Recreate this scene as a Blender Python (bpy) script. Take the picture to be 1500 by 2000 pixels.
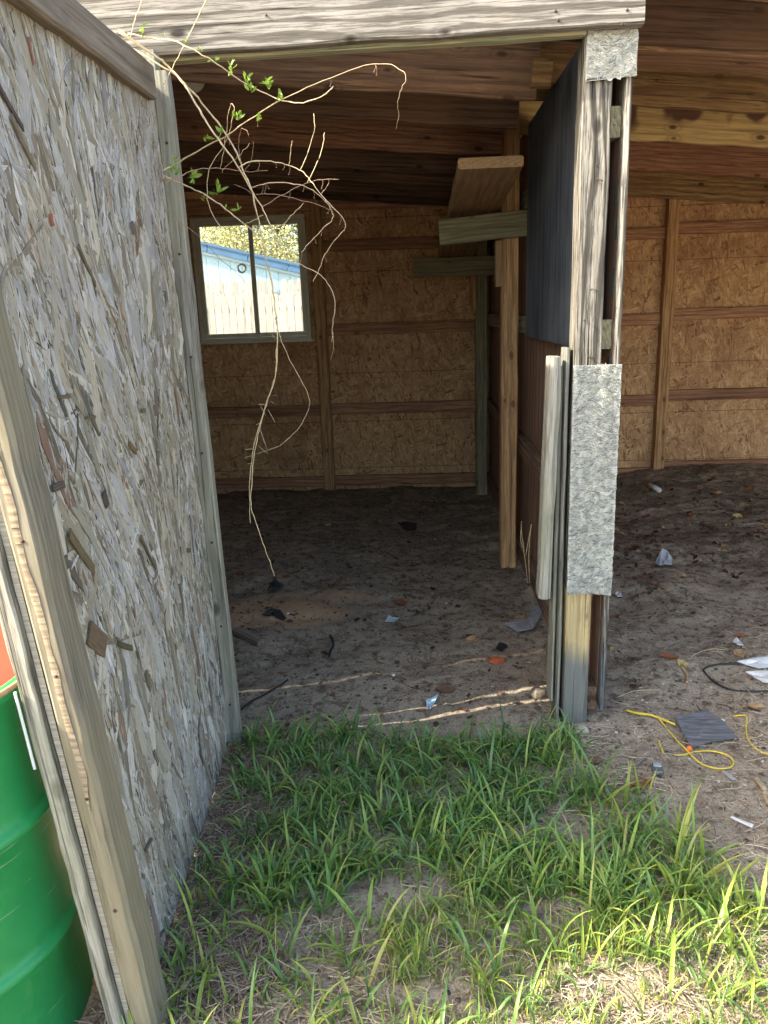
import bpy, math, random
import numpy as np
from mathutils import Vector, Matrix
for o in list(bpy.data.objects): bpy.data.objects.remove(o)
rnd = random.Random(7); rng = np.random.default_rng(7)
SC = bpy.context.scene; COL = SC.collection

# ---------------------------------------------------------------- camera
CAMROT = Matrix(((0.99889211, 0.02435912, 0.04026407),
                 (0.03260933, 0.25859513, -0.96543523),
                 (-0.03392925, 0.96567862, 0.2575143)))
EYE = Vector((0, 0, 1.5))
cam = bpy.data.cameras.new('camera'); camo = bpy.data.objects.new('camera', cam); COL.objects.link(camo)
cam.sensor_fit = 'VERTICAL'; cam.sensor_height = 24; cam.sensor_width = 18; cam.lens = 24*1480/2000
cam.clip_start = 0.02; cam.clip_end = 2000
camo.matrix_world = Matrix.Translation(EYE) @ CAMROT.to_4x4()
SC.camera = camo
def P(px, py, ax, val):
    """photo position -> point on the world plane (axis ax = val)"""
    d = CAMROT @ Vector((px-750, -(py-1000), -1480.0))
    return EYE + d*((val-EYE[ax])/d[ax])

# ---------------------------------------------------------------- sky, sun, exposure
SUN = Vector((1, .25, -.76)).normalized()
w = bpy.data.worlds.new("World"); SC.world = w; w.use_nodes = True
nt = w.node_tree; bg = nt.nodes['Background']
sky = nt.nodes.new('ShaderNodeTexSky'); sky.sky_type = 'NISHITA'; sky.sun_disc = False
sky.sun_elevation = math.asin(-SUN.z); sky.sun_rotation = math.atan2(-SUN.x, -SUN.y)
sky.air_density = 1.0; sky.dust_density = 3.0; sky.ozone_density = 1.0
nt.links.new(sky.outputs[0], bg.inputs[0]); bg.inputs[1].default_value = 0.15
sl = bpy.data.lights.new('sun', 'SUN'); sl.energy = 2.7; sl.angle = math.radians(.55); sl.color = (1, .95, .86)
so = bpy.data.objects.new('sun', sl); COL.objects.link(so); so.rotation_euler = SUN.to_track_quat('-Z', 'Y').to_euler(); so.location = (-6, -2, 6)
SC.view_settings.view_transform = 'Standard'; SC.view_settings.look = 'None'
SC.view_settings.gamma = 1; SC.view_settings.use_curve_mapping = False
SC.view_settings.exposure = 2.55
SC.view_settings.use_white_balance = True; SC.view_settings.white_balance_temperature = 7100; SC.view_settings.white_balance_tint = 5
SC.render.engine = 'CYCLES'
SC.cycles.max_bounces = 8; SC.cycles.diffuse_bounces = 5; SC.cycles.transparent_max_bounces = 12

# ---------------------------------------------------------------- noise helpers (numpy)
_lat = {}
def vn(x, y, s, seed=0):
    """smooth value noise in -1..1, feature size s"""
    if seed not in _lat: _lat[seed] = np.random.default_rng(1000+seed).uniform(-1, 1, (256, 256))
    L = _lat[seed]; x = np.asarray(x, float)/s; y = np.asarray(y, float)/s
    xi = np.floor(x).astype(int); yi = np.floor(y).astype(int); fx = x-xi; fy = y-yi
    fx = fx*fx*(3-2*fx); fy = fy*fy*(3-2*fy)
    a = L[xi % 256, yi % 256]; b = L[(xi+1) % 256, yi % 256]; c = L[xi % 256, (yi+1) % 256]; d = L[(xi+1) % 256, (yi+1) % 256]
    return (a*(1-fx)+b*fx)*(1-fy)+(c*(1-fx)+d*fx)*fy
def ss(t): t = np.clip(t, 0, 1); return t*t*(3-2*t)
def gz(x, y):
    """height of the ground"""
    x = np.asarray(x, float); y = np.asarray(y, float)
    xr = x*.96+y*.28; yr = -x*.28+y*.96
    inside = ss((y-2.4)/.6)*ss((7-y)/.6)
    near = ss((9-y)/2)*ss((y+3)/2)*ss((7-abs(x))/2)
    h = (.010+.002*inside)*vn(xr*.8, yr, .17, 1)+.013*vn(xr, yr, .46, 2)+(.004+.0015*inside)*vn(xr, yr, .07, 3)
    h += (.0022+.0006*inside)*vn(x, y, .026, 4)+.0012*vn(x, y, .012, 5)
    h -= inside*.009*ss((vn(xr*.7, yr*1.2, .13, 6)-.30)*3)
    h *= near
    h += .15*ss((x-1.0)/1.5)*ss((y-4.4)/2.0)*ss((8-y)/1.2)
    h += .03*ss((x-.7)/.5)*ss((y-2.6)/.6)*ss((6-y)/2)*vn(x, y, .33, 8)
    return h
def gpt(px, py):
    p = P(px, py, 2, 0.0)
    for _ in range(3): p = P(px, py, 2, float(gz(p.x, p.y)))
    return p

# ---------------------------------------------------------------- object helpers
def link(o): COL.objects.link(o); return o
def thing(name, label, cat, loc=(0, 0, 0), group=None, kind=None):
    o = link(bpy.data.objects.new(name, None)); o.location = loc; o.empty_display_size = .1
    o['label'] = label; o['category'] = cat
    if group: o['group'] = group
    return o
def tag(o, label=None, cat=None, group=None, kind=None):
    if label: o['label'] = label
    if cat: o['category'] = cat
    if group: o['group'] = group
    if kind: o['kind'] = kind
    return o
def worldloc(o):
    v = Vector(o.location)
    while o.parent: o = o.parent; v += Vector(o.location)
    return v
def put(o, parent, mw):
    """mw: world matrix; parents here are never rotated"""
    if parent is not None:
        # parent may itself be a mesh with rotation: use full matrix
        pm = WM[parent.name]; o.parent = parent; o.matrix_parent_inverse = pm.inverted()
    o.matrix_basis = mw
    WM[o.name] = mw
    return o
WM = {}
def T(name, label, cat, loc=(0, 0, 0), group=None):
    o = thing(name, label, cat, loc, group); WM[o.name] = Matrix.Translation(Vector(loc)); return o
def part(name, parent, loc=(0,0,0)):
    o = link(bpy.data.objects.new(name, None)); o.empty_display_size = .1
    return put(o, parent, Matrix.Translation(Vector(loc)))
def mesh(name, verts, faces, mat, parent=None, mw=None, smooth=False, cols=None, uvs=None):
    me = bpy.data.meshes.new(name)
    if isinstance(verts, np.ndarray): verts = verts.tolist()
    if isinstance(faces, np.ndarray): faces = faces.tolist()
    me.from_pydata(verts, [], faces)
    if mat: me.materials.append(mat)
    if smooth: me.polygons.foreach_set('use_smooth', [True]*len(me.polygons))
    if cols is not None:
        a = me.color_attributes.new('col', 'FLOAT_COLOR', 'POINT')
        c = np.ones((len(verts), 4), np.float32); c[:, :3] = np.asarray(cols)[:, :3]; a.data.foreach_set('color', c.ravel())
    if uvs is not None:
        u = me.uv_layers.new(name='UVMap'); li = np.empty(len(me.loops), np.int32); me.loops.foreach_get('vertex_index', li)
        u.data.foreach_set('uv', np.asarray(uvs, np.float32)[li].ravel())
    me.update()
    o = link(bpy.data.objects.new(name, me))
    put(o, parent, mw if mw is not None else Matrix.Identity(4))
    return o
def frame(p0, p1, wd):
    p0 = Vector(p0); p1 = Vector(p1); x = (p1-p0).normalized(); y = Vector(wd); y = (y-x*y.dot(x)).normalized(); z = x.cross(y)
    m = Matrix((x, y, z)).transposed().to_4x4(); m.translation = p0; return m, (p1-p0).length
_bseed = [0]
def board(name, p0, p1, wd, wid, thk, mat, parent=None, c=.003, jit=.0012, seg=.12, ragged=0, bow=0, cut=(0, 0), label=None):
    """sawn board from p0 to p1 (centre line), width wid along wd, thickness thk, eased edges, slightly uneven"""
    m, L = frame(p0, p1, wd); n = max(2, min(40, int(L/seg))); _bseed[0] += 1; r = np.random.default_rng(_bseed[0])
    hw, ht = wid/2, thk/2; c = min(c, hw*.6, ht*.6)
    ring = [(hw-c, ht), (hw, ht-c), (hw, -ht+c), (hw-c, -ht), (-hw+c, -ht), (-hw, -ht+c), (-hw, ht-c), (-hw+c, ht)]
    V = []; Fc = []
    for i in range(n+1):
        t = i/n; x = t*L; b = bow*math.sin(math.pi*t)
        jj = r.normal(0, jit, 4)
        for (yy, zz) in ring:
            dx = 0
            if i == 0: dx = cut[0]*yy/hw + (r.uniform(0, ragged) if ragged else 0)
            if i == n: dx = cut[1]*yy/hw - (r.uniform(0, ragged) if ragged else 0)
            V.append((x+dx, yy+(jj[0] if yy > 0 else jj[1])+b, zz+(jj[2] if zz > 0 else jj[3])*.6))
    for i in range(n):
        for k in range(8):
            a = i*8+k; b2 = i*8+(k+1) % 8; Fc.append((a, b2, b2+8, a+8))
    Fc.append(tuple(range(7, -1, -1))); Fc.append(tuple(n*8+k for k in range(8)))
    o = mesh(name, V, Fc, mat, parent, m)
    if label: o['label'] = label
    return o
def sheet(name, x0, x1, y0, y1, z0, z1, mat, parent=None, n=(1, 1, 1)):
    """plain panel, local origin at its corner"""
    V = [(0, 0, 0), (x1-x0, 0, 0), (x1-x0, y1-y0, 0), (0, y1-y0, 0)]; V += [(a, b, z1-z0) for a, b, _ in V]
    Fc = [(3, 2, 1, 0), (4, 5, 6, 7), (0, 1, 5, 4), (1, 2, 6, 5), (2, 3, 7, 6), (3, 0, 4, 7)]
    return mesh(name, V, Fc, mat, parent, Matrix.Translation((x0, y0, z0)))
def tube_data(pts, rads, k=6):
    pts = [Vector(p) for p in pts]; V = []; Fc = []; n = len(pts)
    up = Vector((.3, .5, .8)).normalized()
    for i, p in enumerate(pts):
        d = (pts[min(i+1, n-1)]-pts[max(i-1, 0)]).normalized(); a = d.cross(up)
        if a.length < .1: a = d.cross(Vector((1, 0, 0)))
        a.normalize(); b = d.cross(a)
        r = rads[i] if hasattr(rads, '__len__') else rads
        for j in range(k):
            t = 2*math.pi*j/k; V.append(p+a*(math.cos(t)*r)+b*(math.sin(t)*r))
    for i in range(n-1):
        for j in range(k):
            Fc.append((i*k+j, i*k+(j+1) % k, (i+1)*k+(j+1) % k, (i+1)*k+j))
    Fc.append(tuple(range(k-1, -1, -1))); Fc.append(tuple((n-1)*k+j for j in range(k)))
    return V, Fc
def smoothline(pts, m=5):
    """Catmull-Rom"""
    p = [Vector(q) for q in pts]; p = [p[0]*2-p[1]]+p+[p[-1]*2-p[-2]]; out = []
    for i in range(1, len(p)-2):
        for j in range(m):
            t = j/m; a, b, c, d = p[i-1], p[i], p[i+1], p[i+2]
            out.append(.5*((2*b)+(c-a)*t+(2*a-5*b+4*c-d)*t*t+(3*b-a-3*c+d)*t*t*t))
    out.append(p[-2]); return out
def tube(name, pts, rads, mat, parent=None, k=6, origin=None):
    V, Fc = tube_data(pts, rads, k); org = Vector(origin) if origin is not None else Vector(pts[0])
    return mesh(name, [tuple(v-org) for v in V], Fc, mat, parent, Matrix.Translation(org), smooth=True)

# ---------------------------------------------------------------- materials
class N:
    def __init__(s, name):
        s.m = bpy.data.materials.new(name); s.m.use_nodes = True; s.t = s.m.node_tree; s.b = s.t.nodes['Principled BSDF']
    def n(s, ty, **kw):
        nd = s.t.nodes.new('ShaderNode'+ty)
        for k, v in kw.items():
            if k.startswith('i_'):
                key = k[2:]; key = int(key) if key.isdigit() else key.replace('_', ' ')
                nd.inputs[key].default_value = v
            else: setattr(nd, k, v)
        return nd
    def l(s, a, b): s.t.links.new(a, b)
    def mix(s, f, a, b, mode='MIX'):
        nd = s.t.nodes.new('ShaderNodeMix'); nd.data_type = 'RGBA'; nd.blend_type = mode
        for sock, v in ((nd.inputs[0], f), (nd.inputs[6], a), (nd.inputs[7], b)):
            if hasattr(v, 'is_output'): s.l(v, sock)
            else: sock.default_value = v if not isinstance(v, tuple) or len(v) == 4 else (*v, 1)
        return nd.outputs[2]
    def math(s, op, a, b=0.0, c=0.0, clamp=False):
        nd = s.t.nodes.new('ShaderNodeMath'); nd.operation = op; nd.use_clamp = clamp
        for sock, v in zip(nd.inputs, (a, b, c)):
            if hasattr(v, 'is_output'): s.l(v, sock)
            else: sock.default_value = v
        return nd.outputs[0]
    def ramp(s, f, stops):
        nd = s.t.nodes.new('ShaderNodeValToRGB'); cr = nd.color_ramp
        while len(cr.elements) < len(stops): cr.elements.new(.5)
        for e, (p, c) in zip(cr.elements, stops):
            e.position = p; e.color = (c, c, c, 1) if not isinstance(c, tuple) else (*c, 1)
        s.l(f, nd.inputs[0]); return nd.outputs[0]
    def coords(s, scale=(1, 1, 1), rot=(0, 0, 0), rand=True, kind='Object'):
        tc = s.n('TexCoord'); v = tc.outputs[kind]
        if rand:
            oi = s.n('ObjectInfo'); mul = s.n('VectorMath', operation='SCALE'); mul.inputs[0].default_value = (37, 19, 53)
            s.l(oi.outputs['Random'], mul.inputs['Scale']); ad = s.n('VectorMath', operation='ADD'); s.l(v, ad.inputs[0]); s.l(mul.outputs[0], ad.inputs[1]); v = ad.outputs[0]
        mp = s.n('Mapping'); mp.inputs['Scale'].default_value = scale; mp.inputs['Rotation'].default_value = rot; s.l(v, mp.inputs[0]); return mp.outputs[0]
    def noise(s, v, sc, det=4, rough=.55, dist=0):
        nd = s.n('TexNoise'); nd.inputs['Scale'].default_value = sc; nd.inputs['Detail'].default_value = det
        nd.inputs['Roughness'].default_value = rough; nd.inputs['Distortion'].default_value = dist; s.l(v, nd.inputs['Vector']); return nd.outputs[0]
    def bump(s, h, dist=.002, strength=1.0):
        nd = s.n('Bump'); nd.inputs['Distance'].default_value = dist; nd.inputs['Strength'].default_value = strength; s.l(h, nd.inputs['Height']); s.l(nd.outputs[0], s.b.inputs['Normal'])
    def fin(s, col, rough=.85, spec=.25):
        if hasattr(col, 'is_output'): s.l(col, s.b.inputs['Base Color'])
        else: s.b.inputs['Base Color'].default_value = (*col, 1)
        if hasattr(rough, 'is_output'): s.l(rough, s.b.inputs['Roughness'])
        else: s.b.inputs['Roughness'].default_value = rough
        s.b.inputs['Specular IOR Level'].default_value = spec
        return s.m

def wood(name, a, b, dark, grain=1.0, crack=.35, knots=.5, stain=None, stain_amt=.5, bump=.0015, rings=22, dist=5.5, var=.25, zgrad=None, sharp=False):
    k = N(name)
    v = k.coords((.9, 1, 1)); big = k.noise(v, 2.2, 3)
    vr = k.coords((.10 if dist > 4 else .05, 1, 1))
    # growth rings, warped around the knots
    wv = k.n('TexWave', wave_type='RINGS', rings_direction='X'); wv.inputs['Scale'].default_value = rings; wv.inputs['Distortion'].default_value = dist
    wv.inputs['Detail'].default_value = 2.5; wv.inputs['Detail Scale'].default_value = .9; k.l(vr, wv.inputs['Vector'])
    fib = k.noise(k.coords((5, 95, 95)), 1.6, 5, .7)
    fib2 = k.noise(k.coords((2.2, 42, 42)), 1.5, 3, .6)
    col = k.mix(k.ramp(fib2, [(.40, 0.), (.60, 1.)]), a, b)
    col = k.mix(k.math('MULTIPLY', k.ramp(wv.outputs['Fac'], [(.60, 0.), (.85, 1.)]), .45*grain), col, dark)
    col = k.mix(k.math('MULTIPLY', k.ramp(fib, [(.42, 1.), (.52, 0.)]), .42*grain), col, dark)
    cr = k.ramp(k.noise(k.coords((1.3, 75, 75)), 1.3, 3, .6), [(.30+.05*crack, 1.), (.37+.05*crack, 0.)])
    col = k.mix(k.math('MULTIPLY', cr, crack), col, tuple(x*.25 for x in dark))
    vo = k.n('TexVoronoi', voronoi_dimensions='2D'); vo.inputs['Scale'].default_value = 1; k.l(k.coords((4.2, 8.5, 8.5)), vo.inputs['Vector'])
    vs = k.n('SeparateColor'); k.l(vo.outputs['Color'], vs.inputs[0]); vd = k.math('ADD', vo.outputs['Distance'], k.math('MULTIPLY', k.math('LESS_THAN', vs.outputs[0], .62), 1.)); vd = k.math('ADD', vd, k.math('MULTIPLY', vs.outputs[1], .06))
    kn = k.ramp(vd, [(.07, 1.), (.15, 0.)])
    kring = k.ramp(vd, [(.15, 0.), (.19, 1.), (.27, 0.)])
    col = k.mix(k.math('MULTIPLY', kn, knots), col, tuple(x*.45 for x in dark))
    col = k.mix(k.math('MULTIPLY', kring, knots*.4), col, dark)
    if stain: col = k.mix(k.math('MULTIPLY', k.ramp(big, [(.575, 0.), (.605, 1.)] if sharp else [(.42, 0.), (.62, 1.)]), stain_amt), col, stain)
    oi = k.n('ObjectInfo'); br = k.math('MULTIPLY_ADD', oi.outputs['Random'], var, 1-var/2)
    hs = k.n('HueSaturation'); k.l(br, hs.inputs['Value']); k.l(col, hs.inputs['Color'])
    out = hs.outputs[0]
    if zgrad:
        z0, z1, zc, amt = zgrad; tc = k.n('TexCoord'); g = k.n('NewGeometry'); sp = k.n('SeparateXYZ'); k.l(g.outputs['Position'], sp.inputs[0])
        zz = k.math('ADD', sp.outputs[2], k.math('MULTIPLY', k.math('SUBTRACT', big, .5), .25))
        mr = k.n('MapRange'); mr.inputs[1].default_value = z0; mr.inputs[2].default_value = z1; mr.inputs[3].default_value = amt; mr.inputs[4].default_value = 0; k.l(zz, mr.inputs[0])
        out = k.mix(mr.outputs[0], out, k.mix(.5, zc, out, 'MULTIPLY'))
    h = k.math('ADD', k.math('MULTIPLY', fib, .5), k.math('MULTIPLY', fib2, .6))
    h = k.math('SUBTRACT', h, k.math('MULTIPLY', cr, 1.6)); h = k.math('ADD', h, k.math('MULTIPLY', wv.outputs['Fac'], .10*grain))
    k.bump(h, bump)
    return k.fin(out)

M = {}
M['beam'] = wood('silver_beam_wood', (.30, .275, .25), (.235, .215, .19), (.075, .065, .055), grain=1.7, crack=.35, knots=1., bump=.003, rings=24)
M['beam_under'] = wood('pale_plank_wood', (.42, .38, .26), (.30, .30, .20), (.10, .15, .10), knots=.2)
M['grey'] = wood('weathered_grey_wood', (.33, .315, .275), (.24, .23, .20), (.09, .08, .065), grain=1.3, crack=.6, knots=.8, bump=.0025, stain=(.27, .265, .19), stain_amt=.5)
M['post_near'] = wood('mossy_post_wood', (.245, .22, .17), (.18, .16, .125), (.08, .068, .05), grain=1.1, crack=.3, knots=.6, bump=.001, stain=(.23, .20, .13), stain_amt=.6)
M['cap'] = wood('brown_grey_rail_wood', (.25, .205, .16), (.17, .14, .11), (.09, .07, .05), grain=.7, crack=.2, knots=.2, bump=.001)
M['jamb'] = wood('split_grey_post_wood', (.32, .29, .25), (.21, .19, .16), (.04, .035, .03), grain=1.9, crack=1.0, knots=.8, bump=.004, zgrad=(.22, .36, (.16, .17, .18), .85))
M['jamb_low'] = wood('burnt_post_wood', (.52, .40, .20), (.40, .31, .17), (.20, .13, .06), grain=.7, crack=.55, knots=.5, bump=.002, zgrad=(.24, .34, (.20, .22, .24), .95))
M['joist'] = wood('brown_rafter_wood', (.31, .19, .12), (.21, .13, .085), (.08, .05, .035), grain=1.0, knots=.9, crack=.6, dist=3.0, stain=(.14, .085, .06), stain_amt=.6, var=.8)
M['joist_r'] = wood('tan_rafter_wood', (.46, .31, .15), (.34, .22, .105), (.12, .07, .04), grain=1.2, knots=.9, crack=.6, dist=3.0, stain=(.20, .11, .055), stain_amt=.5, var=.7)
M['joist_p'] = wood('stained_rafter_wood', (.56, .43, .20), (.46, .34, .16), (.16, .09, .055), grain=.6, knots=.9, crack=.2, dist=3.0, stain=(.085, .035, .035), stain_amt=.9, var=.05, sharp=True)
M['joist_d'] = wood('dark_rafter_wood', (.17, .105, .075), (.12, .075, .055), (.045, .03, .024), grain=1.1, crack=.6, knots=.9, dist=3.0, rings=34, stain=(.22, .13, .08), stain_amt=.5, var=.5)
M['joist_o'] = wood('reddish_rafter_wood', (.36, .19, .115), (.26, .14, .085), (.10, .05, .035), grain=1.1, crack=.6, knots=.9, dist=3.0, rings=34, stain=(.18, .09, .06), stain_amt=.5, var=.3)
M['stud'] = wood('golden_stud_wood', (.62, .38, .19), (.50, .30, .15), (.22, .12, .06), grain=1.2, knots=.8, crack=.5, var=.3)
M['girt'] = wood('tan_girt_wood', (.54, .31, .18), (.40, .22, .13), (.18, .09, .06), grain=1.2, knots=.7, crack=.5, stain=(.22, .10, .07), stain_amt=.4, var=.3)
M['green'] = wood('greenish_treated_wood', (.34, .31, .20), (.25, .23, .15), (.10, .085, .05), grain=.8, knots=.5, crack=.2, var=.2)
M['ply'] = wood('red_brown_plywood', (.42, .26, .17), (.30, .185, .12), (.14, .075, .055), grain=1.2, knots=.0, crack=.4, rings=8, stain=(.24, .12, .09), stain_amt=.4)
M['dark_ply'] = wood('slate_plywood', (.105, .12, .15), (.06, .07, .09), (.03, .034, .042), grain=1.0, knots=.1, crack=.4, rings=7, stain=(.19, .20, .22), stain_amt=.4)
M['plank'] = wood('loose_plank_wood', (.46, .30, .17), (.36, .235, .13), (.17, .10, .055), grain=.6, knots=.15, crack=.1)
M['picket'] = wood('pale_picket_wood', (.52, .48, .42), (.42, .385, .335), (.22, .18, .15), grain=.7, knots=.6, crack=.3, var=.2)

def osb_mat(name, base, light, dark, lines=True):
    k = N(name); col = None; hsum = None
    tints = [base, light, tuple(.6*x+.4*y for x, y in zip(base, dark)), tuple(.5*x+.5*y for x, y in zip(base, light)), dark]
    g = k.n('NewGeometry'); pos = g.outputs['Position']
    def mp(rot, sc):
        a = k.n('Mapping'); a.inputs['Rotation'].default_value = rot; k.l(pos, a.inputs[0])
        m = k.n('Mapping'); m.inputs['Scale'].default_value = sc; k.l(a.outputs[0], m.inputs[0])
        ad = k.n('VectorMath', operation='ADD'); k.l(m.outputs[0], ad.inputs[0]); 
        nz = k.n('TexNoise'); nz.inputs['Scale'].default_value = .7; k.l(m.outputs[0], nz.inputs['Vector']); k.l(nz.outputs['Color'], ad.inputs[1]); return ad.outputs[0]
    col = None
    for i, (ang, s1, s2, thr) in enumerate([(.3, 44, 10, 0), (-.9, 50, 12, .45), (1.2, 52, 11, .5), (.0, 62, 12, .5), (-.45, 56, 10, .55), (.7, 70, 14, .6), (-1.3, 64, 13, .72), (.15, 90, 14, .75)]):
        vo = k.n('TexVoronoi'); vo.inputs['Scale'].default_value = 1; vo.inputs['Randomness'].default_value = 1
        k.l(mp((0, ang, .0), (s1, s1*.05, s2)), vo.inputs['Vector'])
        sp = k.n('SeparateColor'); k.l(vo.outputs['Color'], sp.inputs[0])
        t = k.ramp(sp.outputs[0], [(0., dark), (.12, tints[2]), (.45, base), (.8, tints[3]), (1., light)])
        edge = k.ramp(vo.outputs['Distance'], [(.4, 1.), (.8, .80)]); t = k.mix(1., t, edge, 'MULTIPLY')
        if col is None: col = t; h = sp.outputs[1]
        else:
            mk = k.math('GREATER_THAN', sp.outputs[1], thr); col = k.mix(mk, col, t)
            mm = k.n('Mix'); k.l(mk, mm.inputs[0]); k.l(h, mm.inputs[2]); k.l(sp.outputs[2], mm.inputs[3]); h = mm.outputs[0]
    fine = k.noise(pos, 160, 3, .6); col = k.mix(.35, col, k.ramp(fine, [(.3, .45), (.7, 1.)]), 'MULTIPLY')
    blot = k.noise(pos, 2.3, 3, .6); col = k.mix(k.math('MULTIPLY', k.ramp(blot, [(.5, 0.), (.68, 1.)]), .45), col, (.20, .085, .05), 'MIX')
    if lines:
        sp = k.n('SeparateXYZ'); k.l(pos, sp.inputs[0])
        z = k.math('ABSOLUTE', k.math('SUBTRACT', k.math('FRACT', k.math('DIVIDE', k.math('ADD', sp.outputs[2], .02), .4064)), .5))
        col = k.mix(k.math('MULTIPLY', k.math('LESS_THAN', z, .006), .7), col, (.06, .03, .02))
    k.bump(k.math('ADD', h, k.math('MULTIPLY', fine, .3)), .0012, .8)
    return k.fin(col, .8, .2)
M['osb'] = osb_mat('old_strand_board', (.64, .385, .20), (.80, .55, .31), (.30, .15, .08))

def attr_mat(name, rough=.85, spec=.2, grain=(3, 60), gamt=.5, bump=.0006, trans=0, sat=1):
    k = N(name); at = k.n('VertexColor'); at.layer_name = 'col'
    v = k.coords((grain[0], grain[1], 1), rand=False, kind='UV'); f = k.noise(v, 1, 4, .6)
    col = k.mix(gamt, at.outputs[0], k.ramp(f, [(.3, .35), (.68, 1.15)]), 'MULTIPLY')
    k.fin(col, rough, spec)
    if bump: k.bump(f, bump)
    if trans:
        tr = k.n('BsdfTranslucent'); k.l(col, tr.inputs[0]); mx = k.n('MixShader'); mx.inputs[0].default_value = trans
        out = k.t.nodes['Material Output']; k.l(k.b.outputs[0], mx.inputs[1]); k.l(tr.outputs[0], mx.inputs[2]); k.l(mx.outputs[0], out.inputs[0])
    return k.m
M['flake'] = attr_mat('weathered_strand', .9, .15, (3, 38), .8, .0010)
M['grass'] = attr_mat('grass_blade', .42, .45, (1, 14), .18, .0, trans=.32)
M['straw'] = attr_mat('straw', .8, .2, (1, 5), .3, 0)
M['litter'] = attr_mat('leaf_litter', .85, .15, (6, 6), .35, 0)

def plain(name, c, rough=.6, spec=.3, var=.25, sc=30, bump=.0, metal=0, c2=None):
    k = N(name); f = k.noise(k.coords((1, 1, 1)), sc, 4, .6)
    col = k.mix(k.ramp(f, [(.3, 0.), (.7, 1.)]), tuple(x*(1-var) for x in c), c2 or tuple(min(1, x*(1+var)) for x in c))
    if bump: k.bump(f, bump)
    k.fin(col, rough, spec); k.b.inputs['Metallic'].default_value = metal; return k.m

# soil
def soil():
    k = N('sandy_soil'); g = k.n('NewGeometry'); p = g.outputs['Position']
    n1 = k.noise(p, 3.1, 5, .6, .4); n2 = k.noise(p, 19, 7, .74, .15); n3 = k.noise(p, 110, 5, .75); n4 = k.noise(p, 340, 2, .6)
    col = k.mix(k.ramp(n1, [(.38, 0.), (.62, 1.)]), (.43, .35, .26), (.335, .27, .20))
    col = k.mix(k.ramp(n2, [(.40, 1.), (.50, 0.)]), col, (.17, .132, .098))
    col = k.mix(k.math('MULTIPLY', k.ramp(n3, [(.38, 1.), (.52, 0.)]), .65), col, (.115, .09, .068))
    col = k.mix(k.math('MULTIPLY', k.ramp(n3, [(.60, 0.), (.72, 1.)]), .45), col, (.40, .33, .26))
    # warm loose sand patches
    def blob(cx, cy, rx, ry, c, amt):
        nonlocal col
        sp = k.n('SeparateXYZ'); k.l(p, sp.inputs[0])
        dx = k.math('DIVIDE', k.math('SUBTRACT', sp.outputs[0], cx), rx); dy = k.math('DIVIDE', k.math('SUBTRACT', sp.outputs[1], cy), ry)
        d = k.math('ADD', k.math('MULTIPLY', dx, dx), k.math('MULTIPLY', dy, dy)); d = k.math('ADD', d, k.math('MULTIPLY', k.math('SUBTRACT', n2, .5), 1.6))
        m = k.ramp(d, [(.55, 1.), (1.0, 0.)]); col = k.mix(k.math('MULTIPLY', m, amt), col, c)
    blob(-.78, 3.62, .50, .20, (.52, .34, .20), .9)
    blob(-.62, 3.85, .45, .09, (.50, .33, .20), .7)
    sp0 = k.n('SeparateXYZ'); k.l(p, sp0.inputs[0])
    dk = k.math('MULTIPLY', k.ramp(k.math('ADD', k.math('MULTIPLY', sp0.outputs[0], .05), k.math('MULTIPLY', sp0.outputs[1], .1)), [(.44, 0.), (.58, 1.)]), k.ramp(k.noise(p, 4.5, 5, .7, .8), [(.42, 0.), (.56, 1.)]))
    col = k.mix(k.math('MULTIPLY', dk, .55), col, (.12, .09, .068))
    ry = k.ramp(k.math('MULTIPLY', sp0.outputs[1], .1), [(.40, 1.), (.66, 0.)])
    col = k.mix(k.math('MULTIPLY', ry, .0), col, (.2, .1, .05))
    vo = k.n('TexVoronoi'); vo.inputs['Scale'].default_value = 42; k.l(p, vo.inputs['Vector']); sc = k.n('SeparateColor'); k.l(vo.outputs['Color'], sc.inputs[0])
    peb = k.math('MULTIPLY', k.math('LESS_THAN', vo.outputs['Distance'], .10), k.math('GREATER_THAN', sc.outputs[0], .93))
    col = k.mix(peb, col, (.62, .58, .52))
    k.bump(k.math('ADD', k.math('ADD', n3, k.math('MULTIPLY', n4, .6)), k.math('MULTIPLY', n2, .8)), .006)
    return k.fin(col, .95, .1)
M['soil'] = soil()

# ---------------------------------------------------------------- ground
def axis(a0, a1, step, far0, far1):
    mid = np.arange(a0, a1+1e-6, step); out = []
    d = step; x = a0; lo = []
    while x > far0: d *= 1.25; x -= d; lo.append(max(x, far0))
    d = step; x = a1; hi = []
    while x < far1: d *= 1.25; x += d; hi.append(min(x, far1))
    return np.array(lo[::-1]+list(mid)+hi)
gx = axis(-1.9, 3.6, .013, -400, 400); gy = axis(1.0, 6.8, .013, -400, 500)
X, Y = np.meshgrid(gx, gy); Z = gz(X, Y); nx, ny = len(gx), len(gy)
V = np.stack([X.ravel(), Y.ravel(), Z.ravel()], 1); i = np.arange(nx*ny).reshape(ny, nx)
Fq = np.stack([i[:-1, :-1].ravel(), i[:-1, 1:].ravel(), i[1:, 1:].ravel(), i[1:, :-1].ravel()], 1)
me = bpy.data.meshes.new('ground'); me.vertices.add(len(V)); me.vertices.foreach_set('co', V.astype(np.float32).ravel())
me.loops.add(Fq.size); me.loops.foreach_set('vertex_index', Fq.astype(np.int32).ravel()); me.polygons.add(len(Fq))
me.polygons.foreach_set('loop_start', np.arange(0, Fq.size, 4, dtype=np.int32)); me.update(calc_edges=True); me.polygons.foreach_set('use_smooth', np.ones(len(Fq), bool))
me.materials.append(M['soil']); ground = link(bpy.data.objects.new('ground', me)); ground['kind'] = 'structure'; WM['ground'] = Matrix.Identity(4)

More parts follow.
